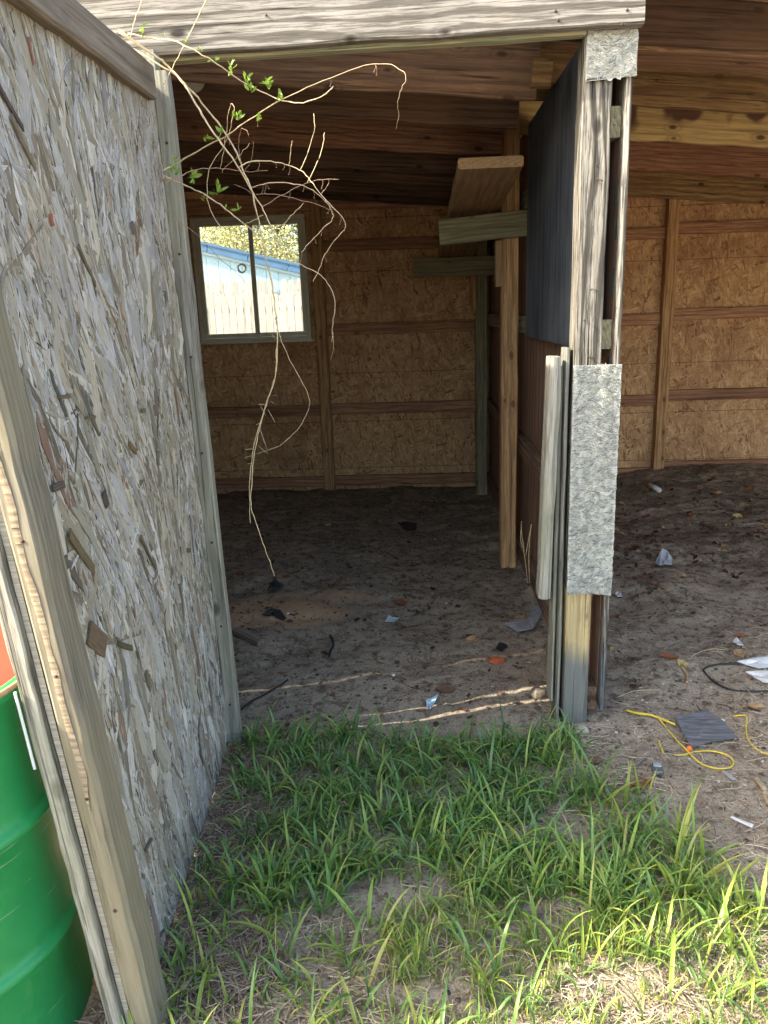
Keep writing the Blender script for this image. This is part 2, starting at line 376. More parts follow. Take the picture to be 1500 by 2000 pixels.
# ---------------------------------------------------------------- shed
shed = T('shed', 'open fronted lean-to shed of weathered timber and strand board with two dirt floored bays', 'shed', (.6, 4.5, 0))
YB = 6.45; XL = -1.98; XR = 4.6
# back wall
bw = part('back_wall', shed, (0, YB, 0))
WX0, WX1, WZ0, WZ1 = -1.735, -.815, 1.285, 2.258
edges = [XL, -.60, .66, 1.86, 3.05, XR]
for a, b in zip(edges[:-1], edges[1:]):
    for z0, z1 in ((-.1, 1.2), (1.2, 2.5)):
        g = 0
        if a == XL and z1 > 2:
            sheet('strand_board_sheet', a, WX0-.0, YB, YB+.012, z0+g, z1, M['osb'], bw); sheet('strand_board_sheet', WX1, b-g, YB, YB+.012, z0+g, z1, M['osb'], bw)
            sheet('strand_board_sheet', WX0, WX1, YB, YB+.012, z0+g, WZ0, M['osb'], bw); sheet('strand_board_sheet', WX0, WX1, YB, YB+.012, WZ1, z1, M['osb'], bw)
        else: sheet('strand_board_sheet', a+g, b-g, YB, YB+.012, z0+g, z1, M['osb'], bw)
studs = [(-1.86, .0), (-.728, .0), (.60, 0), (2.075, 0), (3.3, 0)]
for sx, _ in studs:
    board('stud', (sx, YB-.045, -.03), (sx, YB-.045, 2.5), (1, 0, 0), .089, .088, M['stud'] if sx != .60 else M['green'], bw)
sx = [XL]+[s for s, _ in studs]+[XR]
for a, b in zip(sx[:-1], sx[1:]):
    for z in (.078, .700, 1.353, 2.012, 2.34):
        if z > 1.3 and z < 2.3 and a > -1.9 and b < -.7: continue
        zz = z+(.03 if a > 1 else 0)+(.02 if a > 2 and z < .2 else 0)
        wd = .089 if z < 2.3 else .12
        board('girt', (a+.046, YB-.021, zz), (b-.046, YB-.021, zz+.004*rnd.uniform(-1, 1)), (0, 0, 1), wd, .040, M['girt'], bw)
# left and far right end walls, front wall left of the opening (mostly out of sight)
lw = part('left_wall', shed, (XL, 4.5, 0)); sheet('strand_board_sheet', XL-.012, XL, 2.5, YB, -.1, 2.86, M['osb'], lw)
rw = part('right_wall', shed, (XR, 4.5, 0)); sheet('strand_board_sheet', XR, XR+.012, 2.5, YB, -.1, 2.5, M['osb'], rw)
fw = part('front_wall', shed, (-1.3, 2.5, 0)); sheet('strand_board_sheet', XL, -.74, 2.485, 2.497, -.1, 2.84, M['osb'], fw)
board('sun_gap_stud', (-.725, 2.466, -.1), (-.735, 2.412, 2.235), (1, 0, 0), .06, .05, M['grey'], fw)  # unseen stud, leaned so only a thin strip of sun gets past
board('sun_block_board', (-.735, 2.440, -.05), (-.735, 2.440, .55), (1, 0, 0), .07, .055, M['grey'], fw)  # unseen board added to block low sun through the gap
# roof
roof = part('roof', shed, (1, 4.5, 2.5))
def roofz(x): return 2.535-.09*(x+.2)
def roof_deck():
    xs = [XL-.15, XR+.2]; V = []; 
    for dz in (0.02, .045):
        for x in xs:
            for y in (2.50, YB+.25): V.append((x, y, roofz(x)+dz+.08))
    Fc = [(0, 1, 3, 2), (4, 6, 7, 5), (0, 2, 6, 4), (1, 5, 7, 3), (0, 4, 5, 1), (2, 3, 7, 6)]
    return V, Fc
V, Fc = roof_deck(); mesh('roof_deck', V, Fc, M['joist'], roof)
JL = [3.16, 3.66, 4.27, 4.81, 5.34, 5.86, 6.30]
for k_, y in enumerate(JL):
    xe = .50-.0*k_
    dz_ = rnd.uniform(-.010, .010); z = lambda x: 2.31-.09*(x+.2)+.13+dz_
    board('rafter', (XL+.01, y, z(XL)), (xe, y, z(xe)), (0, 0, 1), .26, .038, M[('joist', 'joist_d', 'joist_o', 'joist_d', 'joist', 'joist_d', 'joist_d')[k_]], roof, bow=rnd.uniform(-.010, .006), jit=.003, c=.006)
JR = [2.56, 2.98, 3.72, 4.40, 5.22, 6.28]
for k_, y in enumerate(JR):
    dz_ = rnd.uniform(-.010, .008); z = lambda x: 2.355-.093*(x-.82)+.14+dz_
    mt = M[('joist', 'joist_d', 'joist_r', 'joist_p', 'joist_o', 'joist_r')[k_]]
    board('rafter', (.53, y, z(.53)), (XR, y, z(XR)), (0, 0, 1), .28, .038, mt, roof, jit=.003, c=.006)
zc = lambda x: 2.362-.093*(x-.82)
rough_strip = board('rough_plank', (.66, 3.10, zc(.66)+.0), (3.9, 3.10, zc(3.9)), (0, 1, 0), .19, .03, M['joist'], roof, jit=.006, seg=.09, label='rough sawn plank fixed flat under the rafters')
board('short_block', (-.2+.65, 3.0, 2.29), (.52, 3.0, 2.285), (0, 0, 1), .09, .04, M['joist_r'], roof)
# front beam
YF = 2.478
fb = part('front_beam', shed, (0, YF, 2.4))
board('beam_board', (-2.2, YF+.0, 2.372), (.684, YF+.0, 2.399+.012), (0, 0, 1), .30, .040, M['beam'], fb, jit=.0012, c=.006)
board('beam_board', (-2.2, YF+.0415, 2.362), (.530, YF+.0415, 2.398+.004), (0, 0, 1), .30, .040, M['beam_under'], fb, jit=.001)
# partition between the bays
pa = part('partition_wall', shed, (.6, 4.5, 0))
def vply(name, x0, x1, y0, y1, z0, z1, mat):   # sheet with vertical grain: local X is up
    m = Matrix(((0, 0, 1), (0, -1, 0), (1, 0, 0))).to_4x4()  # local x->world z, y->-world y, z->world x
    m.translation = Vector((x0, y1, z0)); W_, H_, D_ = y1-y0, z1-z0, x1-x0
    V = [(0, 0, 0), (H_, 0, 0), (H_, W_, 0), (0, W_, 0)]; V += [(a, b, D_) for a, b, _ in V]
    Fc = [(3, 2, 1, 0), (4, 5, 6, 7), (0, 1, 5, 4), (1, 2, 6, 5), (2, 3, 7, 6), (3, 0, 4, 7)]
    return mesh(name, V, Fc, mat, pa, m)
vply('plywood_sheet', .657, .673, 2.56, 3.73, .10, 2.42, M['ply']); vply('plywood_sheet', .657, .673, 3.733, 4.95, .06, 2.42, M['ply']); vply('plywood_sheet', .657, .673, 4.953, 6.44, .03, 2.42, M['ply'])
vply('slate_sheet', .592, .610, 2.61, 4.02, 1.345, 2.335, M['dark_ply'])['label'] = 'dark slate grey plywood sheet high on the partition'
for z in (.085, .72, 1.40, 2.03): board('girt', (.634, 2.56, z), (.634, 6.36, z), (0, 0, 1), .089, .042, M['joist' if z < .8 else 'green'], pa)
board('front_post', (.570, 2.560, -.05), (.570, 2.560, .53), (1, 0, 0), .086, .088, M['jamb_low'], pa, c=.004, label='yellow post foot charred grey at the bottom')
board('front_post', (.570, 2.560, .533), (.573, 2.560, 2.255), (1, 0, 0), .087, .089, M['jamb'], pa, c=.004)
board('edge_board', (.667, 2.560, .06), (.666, 2.560, 2.15), (1, 0, 0), .018, .090, M['jamb'], pa, c=.002, jit=.0008, seg=.05)
board('thin_board', (.509, 2.575, .0), (.511, 2.575, 1.36), (1, 0, 0), .014, .085, M['grey'], pa, jit=.0008)
board('thin_board', (.490, 2.590, .08), (.496, 2.590, 1.30), (1, 0, 0), .012, .08, M['grey'], pa, jit=.0008)
board('cleat', (.448, 2.535, .505), (.466, 2.535, 1.335), (1, 0, 0), .040, .085, M['grey'], pa, c=.012, label='pale grey rounded batten nailed beside the post')
board('short_block', (.632, 2.555, .75), (.632, 2.66, .75), (1, 0, 0), .04, .09, M['grey'], pa)
board('inner_post', (.548, 4.33, -.05), (.545, 4.33, 2.45), (1, 0, 0), .090, .090, M['stud'], pa, c=.005)
board('inner_post', (.565, 6.22, -.03), (.565, 6.22, 2.45), (1, 0, 0), .090, .090, M['green'], pa, c=.005)
board('bracket', (.165, 4.262, 1.885), (.668, 4.262, 1.918), (0, 0, 1), .128, .040, M['green'], pa)
board('bracket', (.035, 6.135, 1.805), (.75, 6.135, 1.800), (0, 0, 1), .140, .040, M['green'], pa)
board('cleat', (.484, 4.31, 1.60), (.484, 4.31, 1.835), (1, 0, 0), .038, .06, M['plank'], pa)
board('cleat', (.500, 6.20, 1.47), (.500, 6.20, 1.74), (1, 0, 0), .038, .06, M['stud'], pa)
board('short_block', (.585, 3.04, -.03), (.59, 3.04, .12), (1, 0, 0), .05, .06, M['cap'], pa)
# fibrous patches nailed to the front of the post: fuzzy pulled strands
def fibre_patch(x0, x1, z0, z1, y, n, ragged):
    V = []; Fc = []; nxx, nzz = 16, max(8, int((z1-z0)/.012))
    for j in range(nzz+1):
        for i_ in range(nxx+1):
            u, v = i_/nxx, j/nzz; x = x0+(x1-x0)*u; z = z0+(z1-z0)*v
            if j == 0: z += ragged*rnd.uniform(-.4, 1)
            if i_ in (0, nxx): x += rnd.uniform(-.0018, .0018)
            V.append((x, y-.002*rnd.random(), z))
    for j in range(nzz):
        for i_ in range(nxx): a = j*(nxx+1)+i_; Fc.append((a, a+1, a+nxx+2, a+nxx+1))
    b0 = len(V); V += [(x0, y+.014, z0+ragged*.3), (x1, y+.014, z0+ragged*.3), (x1, y+.014, z1), (x0, y+.014, z1)]
    Fc += [(b0+3, b0+2, b0+1, b0)]
    tl, tr, bl, br = nzz*(nxx+1), nzz*(nxx+1)+nxx, 0, nxx
    Fc += [(tl, tr, b0+2, b0+3), (br, bl, b0, b0+1), (bl, tl, b0+3, b0), (tr, br, b0+1, b0+2)]
    C = [(.50, .50, .46)]*len(V); U = [(v_[0]*8, v_[2]*8) for v_ in V]
    for q in range(n):   # strands
        cx, cz = rnd.uniform(x0+.006, x1-.006), rnd.uniform(z0+.004, z1-.003)
        ang = .05+.8*float(vn(cx, cz, .026, 50))+rnd.gauss(0, .25); L = rnd.uniform(.004, .020); wd = rnd.uniform(.0009, .0028); bend = rnd.gauss(0, .5)
        c0 = rnd.choice([(.70, .71, .68), (.60, .63, .59), (.78, .78, .74), (.42, .45, .42), (.26, .29, .27), (.62, .58, .48), (.82, .83, .81)])
        tone = .92+.26*float(vn(cx*.6, cz, .010, 51)); c0 = tuple(min(.85, x*tone) for x in c0)
        s0 = len(V); lift = rnd.uniform(.0003, .0022)*(1+.5*float(vn(cx*.6, cz, .02, 52)))
        for t in range(4):
            f = t/3-.5; a = ang+bend*f; px_ = cx+math.cos(a)*L*f; pz_ = cz+math.sin(a)*L*f
            px_ = min(max(px_, x0-.001), x1+.002)
            py_ = y-.0012-lift*(1-abs(f)*1.4)
            nx_, nz_ = -math.sin(a)*wd/2, math.cos(a)*wd/2
            V += [(px_+nx_, py_, pz_+nz_), (px_-nx_, py_+.001, pz_-nz_)]; C += [c0, tuple(x*.8 for x in c0)]; U += [(t*.3+q, 0), (t*.3+q, .2)]
        for t in range(3): a = s0+t*2; Fc.append((a, a+1, a+3, a+2))
    o = mesh('fibre_patch', V, Fc, M['flake'], pa, cols=C, uvs=U); return o
fibre_patch(.526, .679, .515, 1.304, 2.506, 14000, .022)['label'] = 'long fuzzy grey fibrous patch nailed down the lower post front'
fibre_patch(.536, .682, 2.135, 2.262, 2.506, 2800, .02)['label'] = 'short ragged fibrous patch under the beam end'
M['rust'] = plain('rusty_metal', (.06, .032, .024), .7)
for px_, py_, dx, dz in ((1163, 352, .018, -.014), (1152, 566, .022, -.016), (1147, 697, .02, -.016), (1140, 626, .002, .002), (1166, 326, .001, .02)):
    p = P(px_, py_, 1, 2.516); tube('nail', [p+Vector((0, .004, 0)), p+Vector((dx*.3, -.012, .002)), p+Vector((dx, -.020, dz*.4))], [.0016]*3, M['rust'], pa)
# window
M['win'] = plain('painted_window_frame', (.62, .62, .52), .45, .4, .1, 12)
kg = N('window_glass'); tr = kg.n('BsdfTransparent'); tr.inputs[0].default_value = (.93, .95, .94, 1); gl = kg.n('BsdfGlossy'); gl.inputs['Roughness'].default_value = .02
fr = kg.n('Fresnel'); fr.inputs[0].default_value = 1.45; mx = kg.n('MixShader'); kg.l(fr.outputs[0], mx.inputs[0]); kg.l(tr.outputs[0], mx.inputs[1]); kg.l(gl.outputs[0], mx.inputs[2]); kg.l(mx.outputs[0], kg.t.nodes['Material Output'].inputs[0]); M['glass'] = kg.m
wi = part('window', shed, (-1.275, YB, 1.285))
def wb(x0, z0, x1, z1, wdt, y, t, nm='frame_bar'):
    v = abs(x1-x0) < .01; board(nm, (x0, y, z0), (x1, y, z1), (1, 0, 0) if v else (0, 0, 1), wdt, t, M['win'], wi, jit=0, c=.003)
o_ = .0165; yw = YB-.02
wb(WX0, WZ0+o_, WX1, WZ0+o_, .033, yw, .09); wb(WX0, WZ1-o_, WX1, WZ1-o_, .033, yw, .09)
wb(WX0+o_, WZ0+.034, WX0+o_, WZ1-.034, .033, yw, .088); wb(WX1-o_, WZ0+.034, WX1-o_, WZ1-.034, .033, yw, .088)
board('sill', (WX0-.02, YB-.075, WZ0-.004), (WX1+.02, YB-.075, WZ0-.004), (0, 1, 0), .05, .02, M['win'], wi, jit=0)
xm = (WX0+WX1)/2+.02
def sash(x0, x1, y):
    s = .034
    wb(x0, WZ0+.034+s/2, x1, WZ0+.034+s/2, s, y, .025, 'sash_bar'); wb(x0, WZ1-.034-s/2, x1, WZ1-.034-s/2, s, y, .025, 'sash_bar')
    wb(x0+s/2, WZ0+.035+s, x0+s/2, WZ1-.035-s, s, y, .024, 'sash_bar'); wb(x1-s/2, WZ0+.035+s, x1-s/2, WZ1-.035-s, s, y, .024, 'sash_bar')
    sheet('pane', x0+s, x1-s, y-.002, y+.002, WZ0+.034+s, WZ1-.034-s, M['glass'], wi)
sash(WX0+.034, xm+.014, YB-.045); sash(xm-.030, WX1-.034, YB-.012)
# round plate on a rafter
p = P(378, 157, 1, 3.63); Vd = [(math.cos(a)*.05, s_, math.sin(a)*.05) for s_ in (0, -.012) for a in [i_*math.tau/20 for i_ in range(20)]]
mesh('round_plate', Vd, [tuple(range(20)), tuple(range(39, 19, -1))]+[(i_, i_+20, (i_+1) % 20+20, (i_+1) % 20) for i_ in range(20)], M['win'], roof, Matrix.Translation(p))

# loose plank lying over the brackets
pl = board('loose_plank', (.352, 3.42, 2.075), (.372, 6.30, 1.895), (1, 0, 0), .272, .046, M['plank'], None, c=.007)
tag(pl, 'thick pale plank resting on two bracket boards inside the stall, near end raised', 'plank')

# ---------------------------------------------------------------- strand board panel at the left
pn = T('side_panel', 'tall weathered strand board panel framed with grey posts, standing left of the opening', 'panel', (-.66, 1.8, 0))
def xnear(z): return -.628-.0835*(min(z, 1.4)-.06)-.03*max(0, z-1.4)
def SB(u, v):
    """panel face: u 0 near .. 1 far, v height in metres"""
    yf = 2.400-.0238*v; yn = 1.262
    x = xnear(v)*(1-u)+(-.686-.008*v)*u; y = yn*(1-u)+yf*u
    return Vector((x, y, v))
def sheetpanel():
    V = []; Fc = []; nu, nv = 40, 60; r = random.Random(3)
    rag = [r.uniform(-.004, .010)+.008*math.sin(i_*.7) for i_ in range(nu+1)]
    for side in (0, 1):
        for j in range(nv+1):
            for i_ in range(nu+1):
                z = .012+(2.13-.012)*j/nv
                if j == 0: z += rag[i_]+.012*(1-i_/nu)
                p = SB(i_/nu, z); V.append((p.x-.014*side+(.0008*r.uniform(-1, 1)), p.y, z))
    K = (nu+1)*(nv+1)
    for j in range(nv):
        for i_ in range(nu):
            a = j*(nu+1)+i_; Fc.append((a, a+1, a+nu+2, a+nu+1)); Fc.append((K+a, K+a+nu+1, K+a+nu+2, K+a+1))
    for i_ in range(nu): Fc.append((i_, K+i_, K+i_+1, i_+1)); a = nv*(nu+1)+i_; Fc.append((a, a+1, K+a+1, K+a))
    for j in range(nv): a = j*(nu+1); Fc.append((a, a+nu+1, K+a+nu+1, K+a)); a += nu; Fc.append((a, K+a, K+a+nu+1, a+nu+1))
    C = [(.33, .31, .26)]*len(V); U = [(v_[1]*8, v_[2]*8) for v_ in V]
    return mesh('strand_board', V, Fc, M['flake'], pn, cols=C, uvs=U)
sb = sheetpanel()
PAL = [((.46, .44, .45), 5), ((.38, .37, .39), 4), ((.44, .39, .28), 6), ((.38, .32, .19), 5), ((.56, .54, .51), 4), ((.30, .24, .15), 2.5), ((.15, .115, .085), 1.5), ((.42, .46, .47), 1.6), ((.30, .17, .10), .45), ((.25, .26, .17), 1.6), ((.46, .40, .28), 3)]
def pick(u, v):
    t = float(vn(u*1.1+7, v, .16, 40)); t2 = float(vn(u*1.1+3, v, .05, 41))
    r = rnd.random(); f = rnd.uniform(.80, 1.16)
    cool = [(.48, .465, .465), (.40, .39, .405), (.57, .56, .55), (.45, .465, .47), (.46, .44, .41)]
    warm = [(.43, .38, .28), (.49, .44, .34), (.36, .31, .21), (.35, .33, .25), (.53, .49, .41)]
    dark = [(.20, .16, .11), (.15, .12, .09), (.25, .20, .13), (.17, .16, .12), (.33, .19, .12)]
    if r < .13: c = rnd.choice(dark)
    elif r < .13+.42*(.5+.9*t+.35*(v-.9))+.05: c = rnd.choice(cool)
    else: c = rnd.choice(warm)
    g = sum(c)/3; lower = max(0, 1-v/.9)*.5
    c = tuple(x*(1-lower)+g*.92*lower for x in c)
    if v < .35: c = tuple(x*(.80+.20*v/.35) for x in c)
    t3 = float(vn(u*1.1+1, v, .33, 43)); br = max(0, t3)*.55+max(0, (v-1.75)/.4)*.3
    c = tuple(x*(1-br)+y*br for x, y in zip(c, (.33, .27, .20)))
    f *= .95; m_ = sum(c)/3; c = tuple(x*.72+m_*.28*y for x, y in zip(c, (1.05, 1., .9)))
    return tuple(x*f*(1+.20*t2)*(1+.10*t3) for x in c)
def flakes(n, Ls, Ws, asd, lifts, wild=.1, seglen=5, light=None):
    V = []; Fc = []; C = []; U = []
    for q in range(n):
        u, v = rnd.uniform(-.01, 1.0), rnd.uniform(.02, 2.12); c = pick(u, v)
        if light and rnd.random() < light: g = rnd.uniform(.45, .66); c = (g, g*.99, g*.97)
        elif light and rnd.random() < .34: g = rnd.uniform(.07, .16); c = (g, g*.86, g*.68)  # dark splinter colour paints in the shaded crevices between strands
        L = Ls[0]+(Ls[1]-Ls[0])*rnd.random()**1.5; wd = Ws[0]+(Ws[1]-Ws[0])*rnd.random()**1.4
        ang = rnd.gauss(.11+.25*float(vn(u*1.1, v, .3, 42)), asd) if rnd.random() > wild else rnd.uniform(-1.5, 1.5)
        lift = rnd.uniform(*lifts); tilt = rnd.gauss(0, .0011); curl = rnd.gauss(0, wd*.06); m = seglen
        s0 = len(V); e = [rnd.uniform(-1, 1) for _ in range(4)]; bow = rnd.gauss(0, .05)*L; tap = [rnd.uniform(.15, 1), rnd.uniform(.15, 1)]
        for t in range(m):
            f = t/(m-1)-.5; end = max(0, abs(f)*2-.6)/.4
            for sd in (-1, 1):
                ww = wd/2*(1-(1-tap[0 if f < 0 else 1])*end)*rnd.uniform(.82, 1.12); ll = L*f+(e[0 if f < 0 else 1]*wd*.7*sd if t in (0, m-1) else 0); bb = bow*(1-4*f*f)
                dz = math.cos(ang)*ll-math.sin(ang)*(ww*sd+bb); dy = -math.sin(ang)*ll-math.cos(ang)*(ww*sd+bb)
                vv = v+dz; uu = u+dy/1.12
                vv = min(max(vv, .02), 2.13); uu = min(max(uu, 0), 1.0)
                p = SB(uu, vv); up = lift+tilt*f*2+curl*sd+.0004*rnd.uniform(-1, 1)
                V.append((p.x+max(.0002, up), p.y, p.z)); V.append((p.x-.002, p.y, p.z)); C += [c, tuple(x*.7 for x in c)]
                U += [(ll*8+q*.37, sd*wd*8+q)]*2
        for t in range(m-1):
            a = s0+t*4
            Fc.append((a, a+4, a+6, a+2)); Fc.append((a, a+1, a+5, a+4)); Fc.append((a+2, a+6, a+7, a+3))
        Fc.append((s0, s0+2, s0+3, s0+1)); a = s0+(m-1)*4; Fc.append((a, a+1, a+3, a+2))
    return V, Fc, C, U
for args in ((2600, (.10, .28), (.016, .046), .22, (.0003, .0008), .10), (3000, (.06, .20), (.006, .026), .26, (.0005, .0015), .12), (12000, (.02, .13), (.0010, .0042), .17, (.0006, .0020), .02, 4, .25)):
    V, Fc, C, U = flakes(*args); o = mesh('strands', V, Fc, M['flake'], pn, cols=C, uvs=U); o['kind'] = 'stuff'
# single dark flakes that stand out
for (px_, py_, L, wd, ang, c) in [(108, 950, .055, .016, 1.5, (.12, .095, .08)), (201, 975, .04, .022, .2, (.10, .08, .07)), (185, 1250, .10, .055, .75, (.17, .12, .08)), (240, 1262, .09, .014, 1.0, (.11, .10, .06)),
    (155, 1080, .15, .022, .65, (.16, .125, .075)), (122, 1100, .03, .022, .0, (.11, .11, .09)), (120, 775, .055, .008, 1.5, (.14, .115, .09)), (172, 815, .05, .006, 1.5, (.14, .115, .08)), (275, 802, .03, .012, 1.45, (.15, .13, .09)),
    (305, 895, .045, .013, -.4, (.17, .14, .11)), (255, 875, .05, .014, .9, (.20, .14, .07)), (365, 1075, .03, .014, 1.2, (.14, .11, .08)), (285, 1080, .14, .009, .6, (.13, .115, .08)), (255, 445, .03, .022, .3, (.16, .14, .12)), (40, 280, .11, .013, .7, (.19, .16, .12)), (15, 210, .10, .010, .9, (.10, .08, .07)), (165, 520, .11, .010, .7, (.15, .13, .10)), (95, 430, .025, .012, .1, (.30, .13, .09)), (55, 100, .05, .008, .1, (.30, .16, .12)), (285, 1330, .06, .018, .2, (.18, .155, .11)), (300, 1480, .05, .012, .3, (.17, .15, .11)), (285, 1650, .05, .010, 1.5, (.13, .115, .09)), (312, 1822, .03, .008, 1.2, (.13, .115, .09))]:
    p = P(px_, py_, 0, -.69)
    for _ in range(4): p = P(px_, py_, 0, SB(min(1, max(0, (p.y-1.262)/1.09)), p.z).x)
    m_, _l = frame(p+Vector((.0045, 0, 0)), p+Vector((.0045, -math.sin(ang), math.cos(ang))), (0, 1, 0))
    Vf = [(-L/2, -wd*.4, 0), (-L*.42, wd*.5, 0), (0, wd*.46, .0012), (L*.5, wd*.42, 0), (L*.44, -wd*.5, 0), (0, -wd*.5, .001)]; Vf += [(a, b, c_-.004) for a, b, c_ in Vf]
    Ff = [(0, 1, 2, 5), (5, 2, 3, 4), (11, 8, 7, 6), (10, 9, 8, 11)]+[(i_, (i_+1) % 6, (i_+1) % 6+6, i_+6) for i_ in range(6)]
    mesh('strand', Vf, Ff, M['flake'], pn, m_, cols=[c]*12, uvs=[(a*8, b*8) for a, b, _ in Vf])
# near frame post (inner), board behind, far post, top rail
def xn(z): return xnear(z)
pa0 = Vector((xn(-.1)+.029, 1.293, -.1)); pa1 = Vector((xn(1.4)+(xn(1.4)-xn(-.1))*.43+.029, 1.293, 2.05))
board('frame_post', pa0, pa1, (1, 0, 0), .054, .088, M['post_near'], pn, c=.009, jit=.0009, seg=.06)
pb0 = Vector((xn(-.1)-.035, 1.285, -.1)); pb1 = Vector((xn(1.4)+(xn(1.4)-xn(-.1))*.43-.035, 1.285, 2.05))
board('back_board', pb0, pb1, (1, 0, 0), .032, .070, M['grey'], pn, c=.004, jit=.0012, seg=.05)
# raw split along the near post and yellow paint runs on its corner
def strip_on_post(name, pts, mat, off):
    V = []; Fc = []; n = len(pts)
    for (z, x0, w_) in pts:
        for a, b in ((0, 0), (.33, off), (.66, off), (1, 0)): V.append((xn(z)+.002+x0+w_*a+rnd.uniform(-.0006, .0006), 1.2472-b*rnd.uniform(.7, 1.1), z))
    for i_ in range(n-1):
        for k_ in range(3): a = i_*4+k_; Fc.append((a, a+1, a+5, a+4))
    return mesh(name, V, Fc, mat, pn)
M['raw'] = wood('raw_split_wood', (.37, .295, .20), (.30, .235, .16), (.17, .13, .09), grain=1.2, knots=0, crack=.3, bump=.002)
M['yellow'] = plain('yellow_resin_stain', (.40, .32, .11), .6, .3, .4, 60)
rp = [(1.30-.016*i_, .012+.0015*math.sin(i_*.35)+.014*(i_/45), .014+.003*vn(i_*.3, 0, 1, 9)) for i_ in range(46)]
rp = [(z, x0, max(.001, float(w_)*(1 if i_ < 40 else (46-i_)/6))) for i_, (z, x0, w_) in enumerate(rp)]
strip_on_post('split_face', [(float(a), float(b), float(c)) for a, b, c in rp], M['raw'], .0008)
yp = [(1.12-.012*i_, .036+.003*math.sin(i_*.5), max(.0005, .0022+.0016*float(vn(i_*.4, 3, 1, 10)))) for i_ in range(46)]
board('frame_post', (-.6615, 2.402, -.02), (-.6790, 2.350, 2.165), (1, 0, 0), .046, .038, M['grey'], pn, c=.003, jit=.0008, cut=(0, 0))
tp0 = SB(-.12, 2.075)+Vector((.021, 0, .04)); tp1 = Vector((-.702, 2.285, 2.122))
board('top_rail', (-.748, 1.05, 2.130), tp1, (0, 0, 1), .088, .044, M['cap'], pn, c=.006, jit=.002, seg=.08)
M['white'] = plain('white_plastic', (.55, .57, .56), .5, .4, .1)
board('white_strip', P(29, 1352, 1, 1.245), P(68, 1502, 1, 1.245), (1, 0, 0), .0055, .004, M['white'], pn, jit=0)

for k_ in range(7):
    z = .18+k_*.30; tube('nail', [(-.662-.008*z, 2.384-.024*z-.002, z), (-.662-.008*z, 2.380-.024*z-.002, z)], [.0035, .0035], M['rust'], pn, k=8)
for k_ in range(5):
    z = .35+k_*.26; q = Vector((xn(z)+.030, 1.2475, z)); tube('nail', [q, q+Vector((0, -.0015, 0))], [.0035, .0035], M['rust'], pn, k=8)
for a, b in ((1085, 22), (1090, 40), (520, 30), (1225, 20), (1215, 48)):
    q = P(a, b, 1, YF-.021); tube('nail', [q, q+Vector((0, -.002, 0))], [.004, .004], M['rust'], fb, k=8)
# ---------------------------------------------------------------- drums behind the panel
kd = N('green_drum_paint'); dn = kd.noise(kd.coords((1, 1, 1), rand=False), 7, 6, .7); ds2 = kd.noise(kd.coords((60, 60, 2.5), rand=False), 1.5, 4, .7); dsc = kd.noise(kd.coords((3, 3, 70), rand=False), 1.2, 3, .6)
dcol = kd.mix(kd.ramp(dn, [(.3, 0.), (.7, 1.)]), (.008, .19, .055), (.014, .26, .075)); dcol = kd.mix(kd.math('MULTIPLY', kd.ramp(dsc, [(.66, 0.), (.70, 1.)]), .5), dcol, (.35, .45, .30)); dcol = kd.mix(kd.math('MULTIPLY', kd.ramp(ds2, [(.62, 0.), (.72, 1.)]), .35), dcol, (.10, .12, .06))
dcol = kd.mix(kd.math('MULTIPLY', kd.ramp(dn, [(.60, 0.), (.75, 1.)]), .35), dcol, (.20, .22, .12)); kd.fin(dcol, kd.ramp(dn, [(.3, .3), (.7, .55)]), .5); M['drum_g'] = kd.m
M['drum_r'] = plain('red_drum_paint', (.48, .035, .018), .5, .4, .15, 7)
def drum(name, label, loc, R, H, mat):
    t = T(name, label, 'drum', loc); prof = [(R-.02, .0), (R, .012), (R, .02)]
    for zc_ in (.33*H, .665*H):
        for k_ in range(9): a = k_/8*math.pi; prof.append((R+.012*math.sin(a), zc_-.018+.036*k_/8))
        prof += [(R-.002, zc_+.03), (R-.002, zc_+.05)]
    prof += [(R, H-.03), (R+.008, H-.02), (R+.010, H-.008), (R+.004, H), (R-.012, H-.002)]
    n = 72; V = [(r*math.cos(j*math.tau/n), r*math.sin(j*math.tau/n), z) for r, z in prof for j in range(n)]; Fc = []
    for i_ in range(len(prof)-1):
        for j in range(n): Fc.append((i_*n+j, i_*n+(j+1) % n, (i_+1)*n+(j+1) % n, (i_+1)*n+j))
    mesh('drum_body', V, Fc, mat, t, Matrix.Translation(Vector(loc)), smooth=True)
    lid = [(math.cos(j*math.tau/48)*(R-.012), math.sin(j*math.tau/48)*(R-.012), H-.006-.01*q) for q in (0, 1) for j in range(48)]
    mesh('lid', lid, [tuple(range(48)), tuple(range(95, 47, -1))]+[(j, j+48, (j+1) % 48+48, (j+1) % 48) for j in range(48)], M['drum_r'], t, Matrix.Translation(Vector(loc)))
    ring = [(math.cos(a)*(R+.008)+loc[0], math.sin(a)*(R+.008)+loc[1], H-.004+loc[2]) for a in [j*math.tau/64 for j in range(65)]]
    tube('rim', ring, .006, mat if name != 'green_drum' else plain('worn_rim', (.35, .22, .13), .6), t)
    return t
drum('green_drum', 'green ribbed steel drum with a red lid standing behind the near post of the panel', (-1.06, 1.33, -.04), .29, .88, M['drum_g'])

